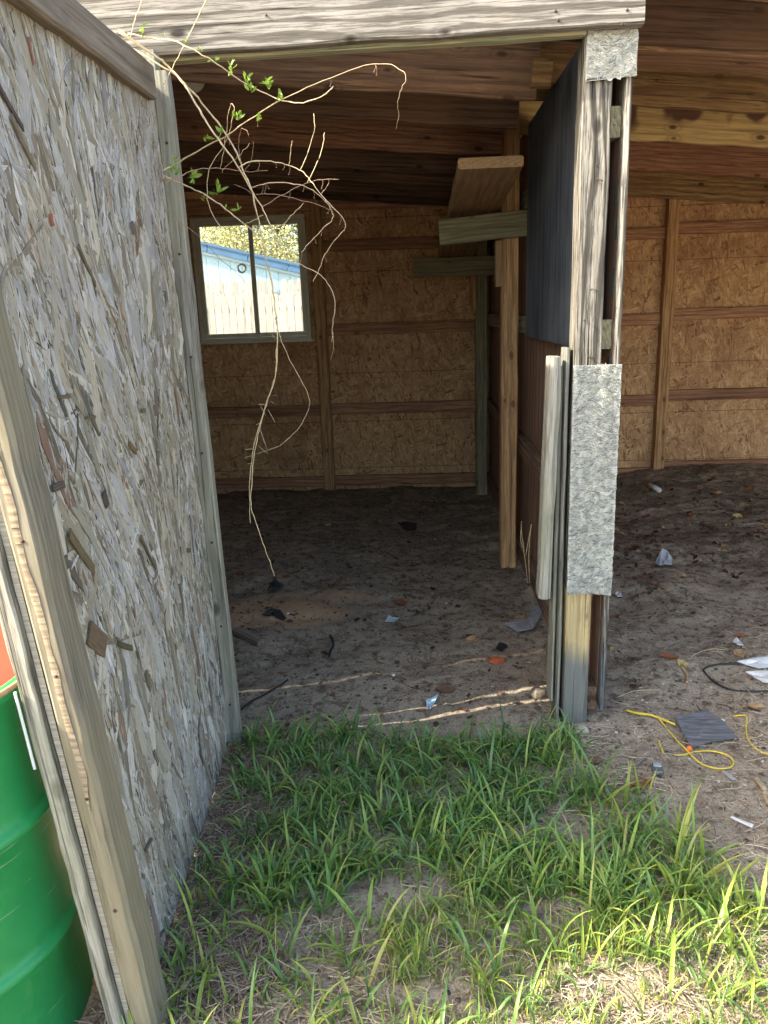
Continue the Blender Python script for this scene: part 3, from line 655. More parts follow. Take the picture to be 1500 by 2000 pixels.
# ---------------------------------------------------------------- beyond the window
def fence(label, y, top, x0, x1, wd, gapp, z0=-.1, miss=()):
    f = T('picket_fence', label, 'fence', ((x0+x1)/2, y, 0)); x = x0; r = random.Random(int(y*10)); i_ = 0; me0 = None
    while x < x1:
        if i_ not in miss:
            h = top; s = wd/2; V = [(-s, 0, 0), (s, 0, 0), (s, 0, h-.05), (s*.6, 0, h-.012), (0, 0, h), (-s*.6, 0, h-.012), (-s, 0, h-.05)]
            n = 7
            if me0 is None:
                Vv = [(a, b-.009, c) for a, b, c in V]+[(a, b+.009, c) for a, b, c in V]
                Fq_ = [tuple(range(n)), tuple(range(2*n-1, n-1, -1))]+[(k_, k_+n, (k_+1) % n+n, (k_+1) % n) for k_ in range(n)]
                # local X must be the grain direction: rotate (x<->z)
                Vv = [(c, a, b) for a, b, c in Vv]; me0 = bpy.data.meshes.new('picket'); me0.from_pydata(Vv, [], Fq_); me0.materials.append(M['picket'])
            o = link(bpy.data.objects.new('picket', me0)); m_ = Matrix(((0, 1, 0), (0, 0, 1), (1, 0, 0))).to_4x4(); m_.translation = Vector((x, y+r.uniform(-.004, .004), z0+r.uniform(-.012, .012)))
            put(o, f, m_)
        x += wd+gapp; i_ += 1
    for zz in (.35, top-.4): board('fence_rail', (x0, y+.04, zz), (x1, y+.04, zz), (0, 0, 1), .09, .04, M['picket'], f)
    return f
fence('front row of pale dog eared pickets outside the window', 15.0, 1.985, -6.2, -1.2, .126, .014)
fence('taller back row of shaded pickets behind the front fence', 15.9, 2.27, -6.4, -1.0, .124, .020, miss=(26,))
M['siding'] = plain('pale_blue_siding', (.34, .47, .54), .6, .3, .08, 4); M['fascia'] = plain('blue_fascia', (.07, .15, .27), .5, .4, .15, 3)
hb = T('neighbour_building', 'pale blue sided building with sloping blue eave beyond the fence', 'building', (-5.5, 21, 0))
def eave(x): a = P(398, 497, 1, 20); b = P(590, 541, 1, 20); return a.z+(b.z-a.z)*(x-a.x)/(b.x-a.x)
x = -9.0
while x < 1.0:
    board('siding_panel', (x+.15, 20.0, -.2), (x+.15, 20.0, eave(x+.15)), (1, 0, 0), .292, .03, M['siding'], hb, jit=0, cut=(0, -.035)); x += .30
board('eave_board', (-9, 19.93, eave(-9)+.05), (1, 19.93, eave(1)+.05), (0, 0, 1), .09, .05, M['siding'], hb, jit=0)
for a in range(-9, 1, 1): board('fascia_panel', (a, 19.86, eave(a)+.19), (a+.985, 19.86, eave(a+.985)+.19), (0, 0, 1), .22, .06, M['fascia'], hb, jit=0)
V = [(-9, 19.8, eave(-9)+.30), (1, 19.8, eave(1)+.30), (1, 27, eave(1)+.32), (-9, 27, eave(-9)+.32)]; V += [(a, b, c-.06) for a, b, c in V]
mesh('roof', V, [(0, 1, 2, 3), (7, 6, 5, 4), (0, 4, 5, 1), (1, 5, 6, 2), (2, 6, 7, 3), (3, 7, 4, 0)], M['fascia'], hb)
sheet('back_part', -9, 1, 20.1, 27, -.2, 2.0, M['siding'], hb)
M['black'] = plain('black_rubber', (.02, .02, .022), .5, .4)
cc = P(472, 524, 1, 19.75); pts = [cc+Vector((math.cos(a)*(.10+.012*math.sin(a*3.1)), .01*math.sin(a*2.3), math.sin(a)*(.10+.01*math.cos(a*2.7)))) for a in [k_*math.tau/14 for k_ in range(57)]]
tag(tube('hose_coil', pts, .019, M['black']), 'black hose coil hanging on the pale blue wall outside', 'hose')

def leafcloud(n, ctr, rad, size, cols, seed, droop=0):
    r = np.random.default_rng(seed); d = r.normal(size=(n, 3)); d /= np.linalg.norm(d, axis=1)[:, None]; rr = r.uniform(.15, 1, n)**.5
    lob = 1+.28*vn(d[:, 0]*3+5, d[:, 2]*3+d[:, 1]*2+5, .7, seed % 50)
    c = d*(rr*lob)[:, None]*np.array(rad)+np.array(ctr)
    keep = vn(c[:, 0]*1.3+c[:, 1], c[:, 2]*1.3-c[:, 1]*.7, .55, (seed+3) % 50) > -.28; c = c[keep]; n = len(c)
    a = r.normal(size=(n, 3)); a /= np.linalg.norm(a, axis=1)[:, None]; b = np.cross(a, r.normal(size=(n, 3))); b /= np.linalg.norm(b, axis=1)[:, None]
    s = (size*r.uniform(.6, 1.4, n))[:, None]; V = np.stack([c-a*s, c+b*s*.45, c+a*s, c-b*s*.45], 1).reshape(-1, 3)
    F_ = np.arange(n*4).reshape(n, 4); cc_ = np.array(cols)[r.integers(0, len(cols), n)]*r.uniform(.75, 1.2, n)[:, None]
    return V, F_, np.repeat(cc_, 4, 0)
def tree(name, label, base, h, rad, n, size, cols, seed, group=None):
    t = T(name, label, 'tree' if 'tree' in name else 'shrub', base, group); b = Vector(base); r = random.Random(seed)
    bark = M['cap']; pts = [b+Vector((.08*math.sin(k_), .05*math.cos(k_), h*.85*k_/6)) for k_ in range(7)]
    tube('trunk', pts, [.16*h/6*(1-.12*k_) for k_ in range(7)], bark, t)
    for k_ in range(9):
        s = b+Vector((0, 0, h*r.uniform(.2, .6))); a = r.uniform(0, math.tau); e = s+Vector((math.cos(a)*rad[0]*.8, math.sin(a)*rad[1]*.8, h*r.uniform(.2, .4)))
        tube('limb', smoothline([s, (s+e)/2+Vector((0, 0, .2)), e], 3), [.03, .027, .022, .018, .015, .01, .006], bark, t)
    V, F_, C_ = leafcloud(n, (b.x, b.y, b.z+h*.58), (*rad, h*.46), size, cols, seed)
    mesh('crown', V, F_, M['litter'], t, cols=C_, uvs=np.zeros((len(V), 2)))
YEL = [(.58, .50, .20), (.48, .43, .18), (.64, .58, .32), (.36, .36, .20)]; OLV = [(.26, .28, .16), (.34, .34, .22), (.20, .22, .12), (.45, .42, .26)]
tree('spring_tree', 'yellow blossoming tree rising above the pale blue building', (-6.2, 29, 0), 5.2, (2.3, 1.6), 16000, .05, YEL, 11)
tree('olive_tree', 'olive brown bare looking tree right of the yellow one', (-2.6, 31, 0), 6.6, (2.4, 1.8), 14000, .05, OLV+YEL[:2], 12)
tree('backdrop_tree', 'tall dull green tree far behind the yellow tree', (-6.5, 40, 0), 10, (5, 2.5), 30000, .11, OLV, 13)
tree('backdrop_tree', 'broad dull green tree far behind the olive tree', (-1.0, 42, 0), 10, (5, 2.5), 30000, .11, OLV, 14)

# ---------------------------------------------------------------- hanging vine
M['stem'] = plain('dry_vine_stem', (.52, .40, .24), .7, .3, .25, 90)
M['stem2'] = plain('reddish_twig', (.30, .18, .12), .7, .3, .25, 90)
vine = T('thorny_vine', 'leafing thorny vine hanging over the panel top into the shed opening', 'vine', P(300, 110, 1, 2.2))
Z2 = lambda L: [(300+a/3, b/3) for a, b in L]
Z6 = lambda L: [(380+a/3, 600+b/3) for a, b in L]
stems = [
 (Z2([(-200, 180), (0, 325), (80, 385), (160, 470), (250, 610), (320, 730), (400, 840), (470, 940), (520, 1020), (570, 1110), (620, 1190), (670, 1290), (735, 1430)]), 4.2, 1.6, 0),
 (Z2([(-180, 250), (0, 360), (130, 440), (230, 540), (330, 660), (420, 780), (490, 900), (530, 1010), (570, 1100), (590, 1180), (620, 1320), (650, 1480), (690, 1650), (710, 1780), (720, 1900)])+Z6([(482, 60), (485, 130), (480, 250), (475, 380), (440, 500), (400, 640), (365, 780), (345, 900), (335, 1020), (330, 1150), (355, 1250), (400, 1380), (440, 1490), (468, 1575)]), 3.2, 1.3, 0),
 (Z6([(485, 130), (478, 380), (425, 550), (375, 710), (332, 900), (322, 1100), (325, 1265)]), 2.0, .9, 0),
 (Z2([(-150, 200), (0, 225), (90, 235), (180, 265), (290, 320), (400, 395), (470, 445), (560, 500), (660, 550), (740, 585), (850, 605), (950, 580), (1010, 545), (1055, 508)]), 2.3, 1.5, 0),
 (Z2([(60, 1000), (120, 965), (250, 890), (380, 820), (440, 785), (560, 700), (720, 600), (900, 515), (1080, 440), (1200, 395), (1330, 372), (1440, 400), (1480, 460), (1450, 520), (1430, 600), (1435, 680), (1420, 760)]), 2.9, .15, 0),
 (Z2([(60, 1030), (135, 1065), (220, 1100), (320, 1150), (420, 1220), (530, 1310), (630, 1390), (720, 1460), (820, 1530), (960, 1600), (1020, 1660), (1065, 1770), (1050, 1900), (1045, 2000)])+Z6([(810, 150), (815, 240), (795, 310)]), 2.9, .35, 0),
 (Z2([(60, 1075), (130, 1045), (220, 1005), (320, 985), (430, 990), (540, 1005), (670, 1000)]), 1.9, .8, 1),
 (Z2([(500, 980), (560, 950), (640, 943), (730, 955), (800, 970), (870, 1005), (920, 1060), (980, 1140), (1050, 1210), (1110, 1280), (1125, 1330), (1060, 1410), (1000, 1500), (960, 1600), (935, 1650)]), 1.9, .8, 0),
 (Z2([(580, 1100), (640, 1080), (720, 1068), (820, 1075), (900, 1095), (970, 1150), (1030, 1210), (1050, 1280), (980, 1350), (900, 1440), (870, 1480)]), 1.7, .8, 0),
 (Z2([(640, 1210), (740, 1150), (860, 1090), (960, 1055), (1090, 1050)]), 1.5, .9, 1), (Z2([(855, 1000), (910, 880), (940, 740), (938, 665)]), 1.3, 1.0, 0),
 (Z2([(900, 1070), (960, 950), (990, 860), (1000, 775)]), 1.3, 1.0, 0), (Z2([(795, 965), (805, 880), (812, 825)]), 1.0, .8, 0),
 (Z2([(400, 1340), (330, 1230), (315, 1100), (330, 980), (400, 870), (440, 790), (460, 690), (475, 640), (455, 608), (443, 640), (430, 740), (415, 860), (390, 980)]), 1.3, .7, 0),
 (Z2([(600, 1140), (700, 1138), (830, 1165), (960, 1200), (1040, 1230)]), 1.1, .7, 1), (Z2([(100, 1260), (160, 1305), (240, 1360), (310, 1430), (390, 1520), (480, 1590), (540, 1660)]), 1.3, .7, 1),
 (Z2([(750, 1325), (820, 1250), (880, 1190)]), 1.1, .8, 0), (Z2([(520, 1325), (580, 1295), (640, 1260)]), 1.1, .8, 0),
 (Z2([(330, -60), (305, 0), (240, 140), (180, 265), (110, 400), (60, 500)]), 1.5, 1.1, 0),
 ([(290, -30), (278, 0), (263, 40), (255, 77)], 1.5, 1.3, 0),
 (Z6([(470, 60), (495, 150), (540, 270), (610, 400), (660, 500), (672, 570), (640, 660), (580, 740), (500, 810), (440, 835), (350, 865), (270, 890)]), 1.1, .5, 0),
 (Z2([(980, 1140), (1030, 1075)]), .9, .7, 0), (Z2([(470, 1080), (540, 1110), (570, 1130)]), .9, .9, 1), (Z2([(535, 1000), (575, 930), (582, 830)]), .9, .7, 1), (Z2([(510, 960), (500, 860), (510, 760), (545, 765), (555, 800)]), .8, .6, 1),
 (Z2([(400, 1010), (430, 970), (480, 930), (540, 870), (560, 840)]), .9, .6, 0)]
stem_objs = []
for pts, r0, r1, mt in stems:
    q = []; yb = 2.20+rnd.uniform(-.05, .05); 
    for k_, (a, b) in enumerate(pts): q.append(P(a, b, 1, yb+.03*math.sin(k_*.8+r0*9)))
    s = smoothline(q, 4); n = len(s); s = [p+Vector((rnd.gauss(0, .0009), rnd.gauss(0, .001), rnd.gauss(0, .0009))) for p in s]
    rr = [(r0+(r1-r0)*(i_/(n-1))**.7)*.00086*(1.25 if i_ % 6 == 0 else 1) for i_ in range(n)]
    tube('stem', s, rr, M['stem2' if mt else 'stem'], vine, k=6); stem_objs.append(s)
# thorns on the lower stem, drooping berry stalks
for (a, b, a2, b2) in [(420, 570, 370, 568), (430, 600, 475, 680), (385, 575, 420, 640), (380, 680, 360, 690), (385, 720, 425, 835), (370, 810, 430, 860), (345, 830, 295, 833), (340, 795, 360, 780), (445, 550, 470, 568), (450, 520, 480, 515), (345, 900, 370, 895), (330, 915, 310, 918), (475, 190, 440, 140), (480, 150, 465, 150)]:
    p, q = P(*Z6([(a, b)])[0], 1, 2.2), P(*Z6([(a2, b2)])[0], 1, 2.17); tube('thorn', [p, (p+q)/2, q], [.0009, .0007, .0003], M['stem'], vine, k=4)
for k_ in range(26):
    si = rnd.choice([7, 8, 9, 7, 8, 4]); p = rnd.choice(stem_objs[si][4:]); q = p+Vector((rnd.uniform(-.008, .008), 0, -rnd.uniform(.012, .028)))
    tube('berry_stalk', [p, (p+q)/2+Vector((.003, 0, 0)), q, q+Vector((.003, 0, .001))], [.0005, .0005, .0007, .0013], M['stem2'], vine, k=4)
kl = N('young_leaf'); vcol = kl.mix(kl.noise(kl.coords(), 40), (.10, .20, .03), (.30, .42, .06)); kl.fin(vcol, .5, .4)
trn = kl.n('BsdfTranslucent'); kl.l(vcol, trn.inputs[0]); mxs = kl.n('MixShader'); mxs.inputs[0].default_value = .35; kl.l(kl.b.outputs[0], mxs.inputs[1]); kl.l(trn.outputs[0], mxs.inputs[2]); kl.l(mxs.outputs[0], kl.t.nodes['Material Output'].inputs[0])
leafme = bpy.data.meshes.new('leaf'); Lv = []; Lf = []
for i_ in range(6):
    t = i_/5; wv_ = .20*math.sin(math.pi*min(1, t*.93+.07))**.8*(1 if t < 1 else 0); zc_ = -.18*t*t
    Lv += [(t, -wv_, zc_+.08*wv_), (t, 0, zc_-.05), (t, wv_, zc_+.08*wv_)]
for i_ in range(5):
    for k_ in (0, 1): a = i_*3+k_; Lf.append((a, a+1, a+4, a+3))
leafme.from_pydata(Lv, [], Lf); leafme.materials.append(kl.m); leafme.polygons.foreach_set('use_smooth', [True]*len(Lf))
for (px_, py_, n, sz) in [(320, 70, 3, .010), (360, 83, 5, .010), (390, 95, 4, .010), (420, 118, 5, .010), (452, 133, 8, .020), (483, 152, 7, .018), (491, 175, 6, .018), (523, 168, 10, .026), (549, 190, 9, .017), (346, 313, 5, .014), (342, 340, 8, .02), (401, 270, 6, .018), (432, 263, 7, .018), (463, 233, 9, .020), (503, 232, 8, .018), (375, 347, 9, .024), (397, 387, 3, .012), (425, 373, 10, .026), (438, 407, 4, .012), (467, 410, 5, .016), (278, 62, 6, .018), (238, 60, 4, .012)]:
    c0 = P(px_, py_, 1, 2.19)
    for k_ in range(n):
        o = link(bpy.data.objects.new('leaf', leafme)); d = Vector((rnd.gauss(0, .7), rnd.gauss(0, .7), rnd.gauss(.7, .7))).normalized(); m_ = d.to_track_quat('X', 'Z').to_matrix().to_4x4() @ Matrix.Rotation(rnd.uniform(0, 6.28), 4, 'X')
        m_ = Matrix.Translation(c0+Vector((rnd.gauss(0, .003), rnd.gauss(0, .003), rnd.gauss(0, .005)))) @ m_ @ Matrix.Scale(sz*rnd.uniform(.7, 1.25), 4); put(o, vine, m_)
# dry stalks leaning by the partition
ds = T('dry_stalk', 'two thin dry straw stalks leaning against the partition foot', 'stalk', P(1031, 1140, 1, 3.45))
for pts in ([(1031, 1140), (1024, 1080), (1018, 1030), (1019, 1018)], [(1034, 1138), (1033, 1090), (1035, 1050), (1038, 1024)], [(1027, 1085), (1031, 1060), (1038, 1024)], [(1021, 1070), (1017, 1055), (1018, 1030)]):
    tube('stalk', smoothline([P(a, b, 1, 3.42) for a, b in pts], 3), .0022, M['stem'], ds, k=5)

# ---------------------------------------------------------------- grass
def in_bare(x, y):
    m = np.zeros_like(x)
    for cx_, cy_, rx, ry in ((-.06, 1.66, .17, .07), (.35, 1.60, .08, .06), (.0, 1.36, .14, .04), (.42, 1.93, .10, .08)):
        m = np.maximum(m, 1-((x-cx_)/rx)**2-((y-cy_)/ry)**2)
    return m
def density(x, y):
    back = 2.47-.05*vn(x, y*0, .25, 20)+.05*ss((x-.35)/.15)
    d = ss((back-y)/.08)*ss((x+.68)/.05)
    d = d*np.where(x > .55, ss((2.18-.5*ss((x-.68)/.2)-y-.2*(x-.62)+.10*vn(x, y, .15, 34))/.25), 1)
    main = ss((y-1.62)/.15)*ss((.55+.12*vn(x*0, y, .16, 33)-x)/.2)
    low = .58+.12*ss((x-.15)/.3)+.25*ss((1.5-y)/.1)*ss((.1-x)/.1)
    d = d*(low+(1-low)*main)
    d *= 1-ss(in_bare(x, y)*3)
    d *= 1-.50*ss((x-.15)/.15)*ss((1.52-y)/.1)
    d *= .55+.6*ss((vn(x, y, .09, 21)+.35)/.7)
    # left strip of mostly straw
    d *= 1-.75*ss((-.45-x)/.06)*ss((2.2-y)/.1)*ss((y-1.6)/.08)
    return d
def blades(N_tuft, region, hscale, wscale, seed, palette, dens=True, per=(3, 8), bendr=(.5, 1.5), minw=1):
    r = np.random.default_rng(seed); V = []; F_ = []; C_ = []; U_ = []; off = 0
    x = r.uniform(region[0], region[1], N_tuft); y = r.uniform(region[2], region[3], N_tuft)
    if dens: k_ = r.random(N_tuft) < density(x, y); x, y = x[k_], y[k_]
    cnt = r.integers(per[0], per[1], len(x)); X0 = np.repeat(x, cnt)+r.normal(0, .009, cnt.sum()); Y0 = np.repeat(y, cnt)+r.normal(0, .009, cnt.sum())
    n = len(X0); Hh = (1-.25*ss((1.5-Y0)/.15))*hscale*r.gamma(6, 1/6, n)*np.repeat(r.uniform(.7, 1.25, len(x)), cnt); Wd = wscale*r.uniform(.55, 1.3, n)*np.sqrt(np.clip(Hh/hscale, .4, 1.6)); az = r.uniform(0, 2*np.pi, n)
    lean = r.uniform(.05, .75, n); bend = r.uniform(*bendr, n); S = 7
    t = np.linspace(0, 1, S+1); Z0 = gz(X0, Y0)-.004
    th = lean[:, None]+bend[:, None]*t[None, :]**1.6   # angle from vertical
    ds_ = Hh[:, None]/S; rr = np.concatenate([np.zeros((n, 1)), np.cumsum(np.sin(th[:, :-1])*ds_, 1)], 1); zz = np.concatenate([np.zeros((n, 1)), np.cumsum(np.cos(th[:, :-1])*ds_, 1)], 1)
    twist = az[:, None]+r.normal(0, .35, n)[:, None]*t; cx_ = X0[:, None]+rr*np.cos(az)[:, None]; cy_ = Y0[:, None]+rr*np.sin(az)[:, None]; cz_ = Z0[:, None]+zz
    wprof = np.clip(np.minimum(.45+2.2*t, 1)*np.clip((1-t)*2.1, 0, 1)**.75, .03, 1); hw = Wd[:, None]/2*wprof
    tw = az[:, None]+np.pi/2+r.normal(0, .6, n)[:, None]*t
    sx_, sy_ = np.cos(tw)*hw, np.sin(tw)*hw; fold = hw*.45
    gzz = gz(cx_, cy_); cz_ = np.maximum(cz_, gzz+.004)
    L_ = np.stack([cx_-sx_, cy_-sy_, cz_+fold], -1); Mi = np.stack([cx_, cy_, cz_], -1); R_ = np.stack([cx_+sx_, cy_+sy_, cz_+fold], -1)
    V = np.stack([L_, Mi, R_], 2).reshape(n, -1, 3); base = np.arange(n)[:, None, None]*(3*(S+1))
    q = []
    for s_ in range(S):
        for k2 in (0, 1): a = s_*3+k2; q.append((a, a+1, a+4, a+3))
    F_ = (base+np.array(q)[None]).reshape(-1, 4)
    pal = np.array(palette); c = pal[r.integers(0, len(pal), n)]*r.uniform(.75, 1.25, n)[:, None]
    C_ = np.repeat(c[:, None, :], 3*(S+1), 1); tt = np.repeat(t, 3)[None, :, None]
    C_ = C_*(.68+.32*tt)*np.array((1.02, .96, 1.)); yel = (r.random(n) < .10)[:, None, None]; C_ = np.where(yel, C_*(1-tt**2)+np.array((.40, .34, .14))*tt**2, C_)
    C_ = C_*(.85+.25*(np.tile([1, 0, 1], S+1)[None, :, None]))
    U_ = np.tile(np.stack([np.repeat(t, 3), np.tile([0, .5, 1], S+1)], 1)[None], (n, 1, 1))+r.uniform(0, 40, (n, 1, 1))
    return V.reshape(-1, 3), F_, C_.reshape(-1, 3), U_.reshape(-1, 2)
def big_mesh(name, V, F_, C_, U_, mat, **tg):
    o = mesh(name, V, F_, mat, cols=C_, uvs=U_, smooth=True); tag(o, **tg); return o
G1 = [(.17, .34, .07), (.14, .30, .07), (.23, .39, .075), (.17, .33, .12), (.27, .40, .08), (.09, .20, .05)]
G2 = [(.24, .38, .06), (.18, .33, .07), (.32, .43, .07), (.15, .30, .08), (.38, .44, .10)]
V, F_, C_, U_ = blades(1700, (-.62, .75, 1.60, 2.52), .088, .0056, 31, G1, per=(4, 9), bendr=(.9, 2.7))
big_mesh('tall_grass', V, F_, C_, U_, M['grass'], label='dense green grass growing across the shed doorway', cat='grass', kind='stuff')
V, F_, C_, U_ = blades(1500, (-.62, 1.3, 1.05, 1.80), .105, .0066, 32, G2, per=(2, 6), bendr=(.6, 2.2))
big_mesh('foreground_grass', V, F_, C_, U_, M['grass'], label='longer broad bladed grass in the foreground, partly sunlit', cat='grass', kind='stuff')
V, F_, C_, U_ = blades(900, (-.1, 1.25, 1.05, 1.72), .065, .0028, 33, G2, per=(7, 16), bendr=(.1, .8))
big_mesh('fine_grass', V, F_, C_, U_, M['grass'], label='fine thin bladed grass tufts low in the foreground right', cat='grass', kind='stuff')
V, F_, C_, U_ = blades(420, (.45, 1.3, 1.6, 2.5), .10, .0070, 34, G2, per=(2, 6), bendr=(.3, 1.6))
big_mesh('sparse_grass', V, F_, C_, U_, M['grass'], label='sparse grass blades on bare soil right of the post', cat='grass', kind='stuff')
# straw litter
def strands(n, region, L, W_, seed, pal, dens=None, h=.010):
    r = np.random.default_rng(seed); x = r.uniform(region[0], region[1], n); y = r.uniform(region[2], region[3], n)
    if dens is not None: k_ = r.random(n) < dens(x, y); x, y = x[k_], y[k_]
    n = len(x); S = 4; t = np.linspace(-.5, .5, S+1); az = r.uniform(0, 2*np.pi, n); cur = r.normal(0, .4, n); Ln = L*r.uniform(.3, 1.6, n); wd = W_*r.uniform(.5, 1.5, n)
    a = az[:, None]+cur[:, None]*t; px_ = x[:, None]+np.cos(a)*Ln[:, None]*t; py_ = y[:, None]+np.sin(a)*Ln[:, None]*t
    pz_ = gz(px_, py_)+.0015+h*r.random(n)[:, None]*(.4+r.random((n, 1))*t+.5)
    nx_, ny_ = -np.sin(a)*wd[:, None]/2, np.cos(a)*wd[:, None]/2
    V = np.stack([np.stack([px_-nx_, py_-ny_, pz_], -1), np.stack([px_, py_, pz_+wd[:, None]*.5], -1), np.stack([px_+nx_, py_+ny_, pz_], -1)], 2).reshape(n, -1, 3)
    q = [(s_*3+k2, s_*3+k2+1, s_*3+k2+4, s_*3+k2+3) for s_ in range(S) for k2 in (0, 1)]
    F_ = (np.arange(n)[:, None, None]*(3*(S+1))+np.array(q)[None]).reshape(-1, 4)
    c = np.array(pal)[r.integers(0, len(pal), n)]*r.uniform(.6, 1.25, n)[:, None]; C_ = np.repeat(c, 3*(S+1), 0)
    return V.reshape(-1, 3), F_, C_, r.uniform(0, 9, (len(C_), 2))
ST = [(.46, .36, .25), (.36, .26, .17), (.58, .48, .34), (.20, .14, .10), (.40, .32, .24)]
def dstraw(x, y): return (1-.75*ss((x-.6)/.1)*ss((y-1.75)/.2))* np.clip(.35+.65*ss((-.35-x)/.15)+.5*ss((vn(x, y, .12, 25))*2), 0, 1)*ss((2.5-y)/.1)*(1-.8*ss(in_bare(x, y)*3))
V, F_, C_, U_ = strands(24000, (-.72, 1.35, 1.0, 2.5), .06, .0020, 41, ST, dstraw)
big_mesh('straw', V, F_, C_, U_, M['straw'], label='dead straw litter lying between the grass tufts', cat='straw', kind='stuff')
V, F_, C_, U_ = strands(15000, (-.72, -.28, 1.15, 2.4), .075, .0022, 45, [(.32, .23, .16), (.24, .165, .115), (.42, .33, .23), (.15, .105, .08)], lambda x, y: ss((-.34+.06*vn(y, x*0, .12, 46)-x)/.1), h=.022)
big_mesh('straw_heap', V, F_, C_, U_, M['straw'], label='matted brown straw along the foot of the strand board panel', cat='straw', kind='stuff')
V, F_, C_, U_ = strands(2600, (.62, 1.9, 2.1, 3.6), .05, .0016, 42, ST+[(.55, .47, .36)], lambda x, y: ss((vn(x, y, .2, 26)+.3)*1.5))
big_mesh('straw_scraps', V, F_, C_, U_, M['straw'], label='pale straw scraps on the soil of the right bay front', cat='straw', kind='stuff')
DK = [(.09, .065, .05), (.13, .09, .065), (.06, .05, .04), (.20, .14, .09)]
V, F_, C_, U_ = strands(9000, (-1.7, .66, 2.5, 6.3), .045, .0018, 43, DK, lambda x, y: ss((vn(x, y, .25, 27)+.1)*1.6)*.8, h=.006)
big_mesh('root_litter', V, F_, C_, U_, M['straw'], label='dark root and twig litter over the left stall floor', cat='litter', kind='stuff')
V, F_, C_, U_ = strands(15000, (.69, 3.6, 2.6, 6.3), .05, .0026, 44, DK+[(.16, .10, .06)], lambda x, y: ss((vn(x, y, .22, 28)+.15)*1.6)*(.4+.6*ss((y-3.5)/1.5)), h=.009)
big_mesh('twig_litter', V, F_, C_, U_, M['straw'], label='dark twig and bark litter over the right bay floor', cat='litter', kind='stuff')
# clods and pebbles
def blobs(n, region, s0, s1, seed, pal, pw=2.5):
    r = np.random.default_rng(seed); x = r.uniform(region[0], region[1], n); y = r.uniform(region[2], region[3], n); s = s0+(s1-s0)*r.random(n)**pw
    oc = np.array([(1, 0, 0), (-1, 0, 0), (0, 1, 0), (0, -1, 0), (0, 0, 1), (0, 0, -1), (.6, .6, .5), (-.6, .6, .5), (-.6, -.6, .5), (.6, -.6, .5)])
    fc = [(0, 6, 9), (6, 4, 9), (6, 2, 4), (2, 7, 4), (7, 1, 8), (7, 8, 4), (8, 3, 9), (8, 9, 4), (0, 2, 6), (2, 1, 7), (1, 3, 8), (3, 0, 9)]
    V = oc[None]*s[:, None, None]*r.uniform(.6, 1.3, (n, 10, 1))*np.array((1, 1, .6)); V[:, :, 0] += x[:, None]; V[:, :, 1] += y[:, None]; V[:, :, 2] += gz(x, y)[:, None]+s[:, None]*.15
    F_ = (np.arange(n)[:, None, None]*10+np.array(fc)[None]).reshape(-1, 3); c = np.array(pal)[r.integers(0, len(pal), n)]*r.uniform(.7, 1.2, n)[:, None]
    return V.reshape(-1, 3), F_, np.repeat(c, 10, 0), r.uniform(0, 9, (n*10, 2))
V, F_, C_, U_ = blobs(26000, (-1.7, 3.0, 1.1, 6.3), .0012, .0095, 51, [(.22, .175, .13), (.12, .09, .066), (.29, .235, .18), (.09, .07, .055)], 3.2); big_mesh('soil_crumbs', V, F_, C_, U_, M['litter'], label='small soil crumbs scattered over the ground', cat='soil', kind='stuff')
V, F_, C_, U_ = blobs(330, (-1.5, 2.6, 1.2, 5.5), .0018, .0070, 52, [(.60, .57, .50), (.45, .42, .38), (.7, .68, .62)], 3); big_mesh('pebbles', V, F_, C_, U_, M['litter'], label='tiny pale pebbles scattered over the ground', cat='pebbles', kind='stuff')

# ---------------------------------------------------------------- dead leaves, one by one
def dead_leaf_mesh(seed):
    r = random.Random(seed); V = []; n = 12
    for k_ in range(n):
        a = k_*math.tau/n; rr = (.5+.28*abs(math.sin(a*2.5))+r.uniform(-.08, .08)); V.append((rr*math.cos(a)*1.25, rr*math.sin(a)*.8, r.uniform(.0, .35)))
    V.append((0, 0, r.uniform(-.02, .12))); V.append((.45, .02, .1)); V.append((-.45, 0, .08)); F_ = []
    for k_ in range(n):
        c = 13 if k_ in (11, 0) else (14 if k_ in (5, 6) else 12)
        F_.append((c, k_, (k_+1) % n))
    F_ += [(12, 13, 11), (12, 1, 13), (12, 14, 5), (12, 7, 14)]
    m_ = bpy.data.meshes.new('dead_leaf'); m_.from_pydata(V, [], F_); return m_
LM = {}
for nm, c in (('rust', (.22, .075, .035)), ('tan', (.36, .23, .12)), ('brown', (.13, .075, .045)), ('yellow', (.42, .33, .13))): LM[nm] = plain(nm+'_dead_leaf', c, .7, .3, .35, 60)
lms = {}
for nm in LM:
    for s_ in range(3):
        m_ = dead_leaf_mesh(s_*7+len(nm)); m_.materials.append(LM[nm]); lms[nm, s_] = m_
words = {'rust': 'rusty red', 'tan': 'tan', 'brown': 'dark brown', 'yellow': 'yellowed'}
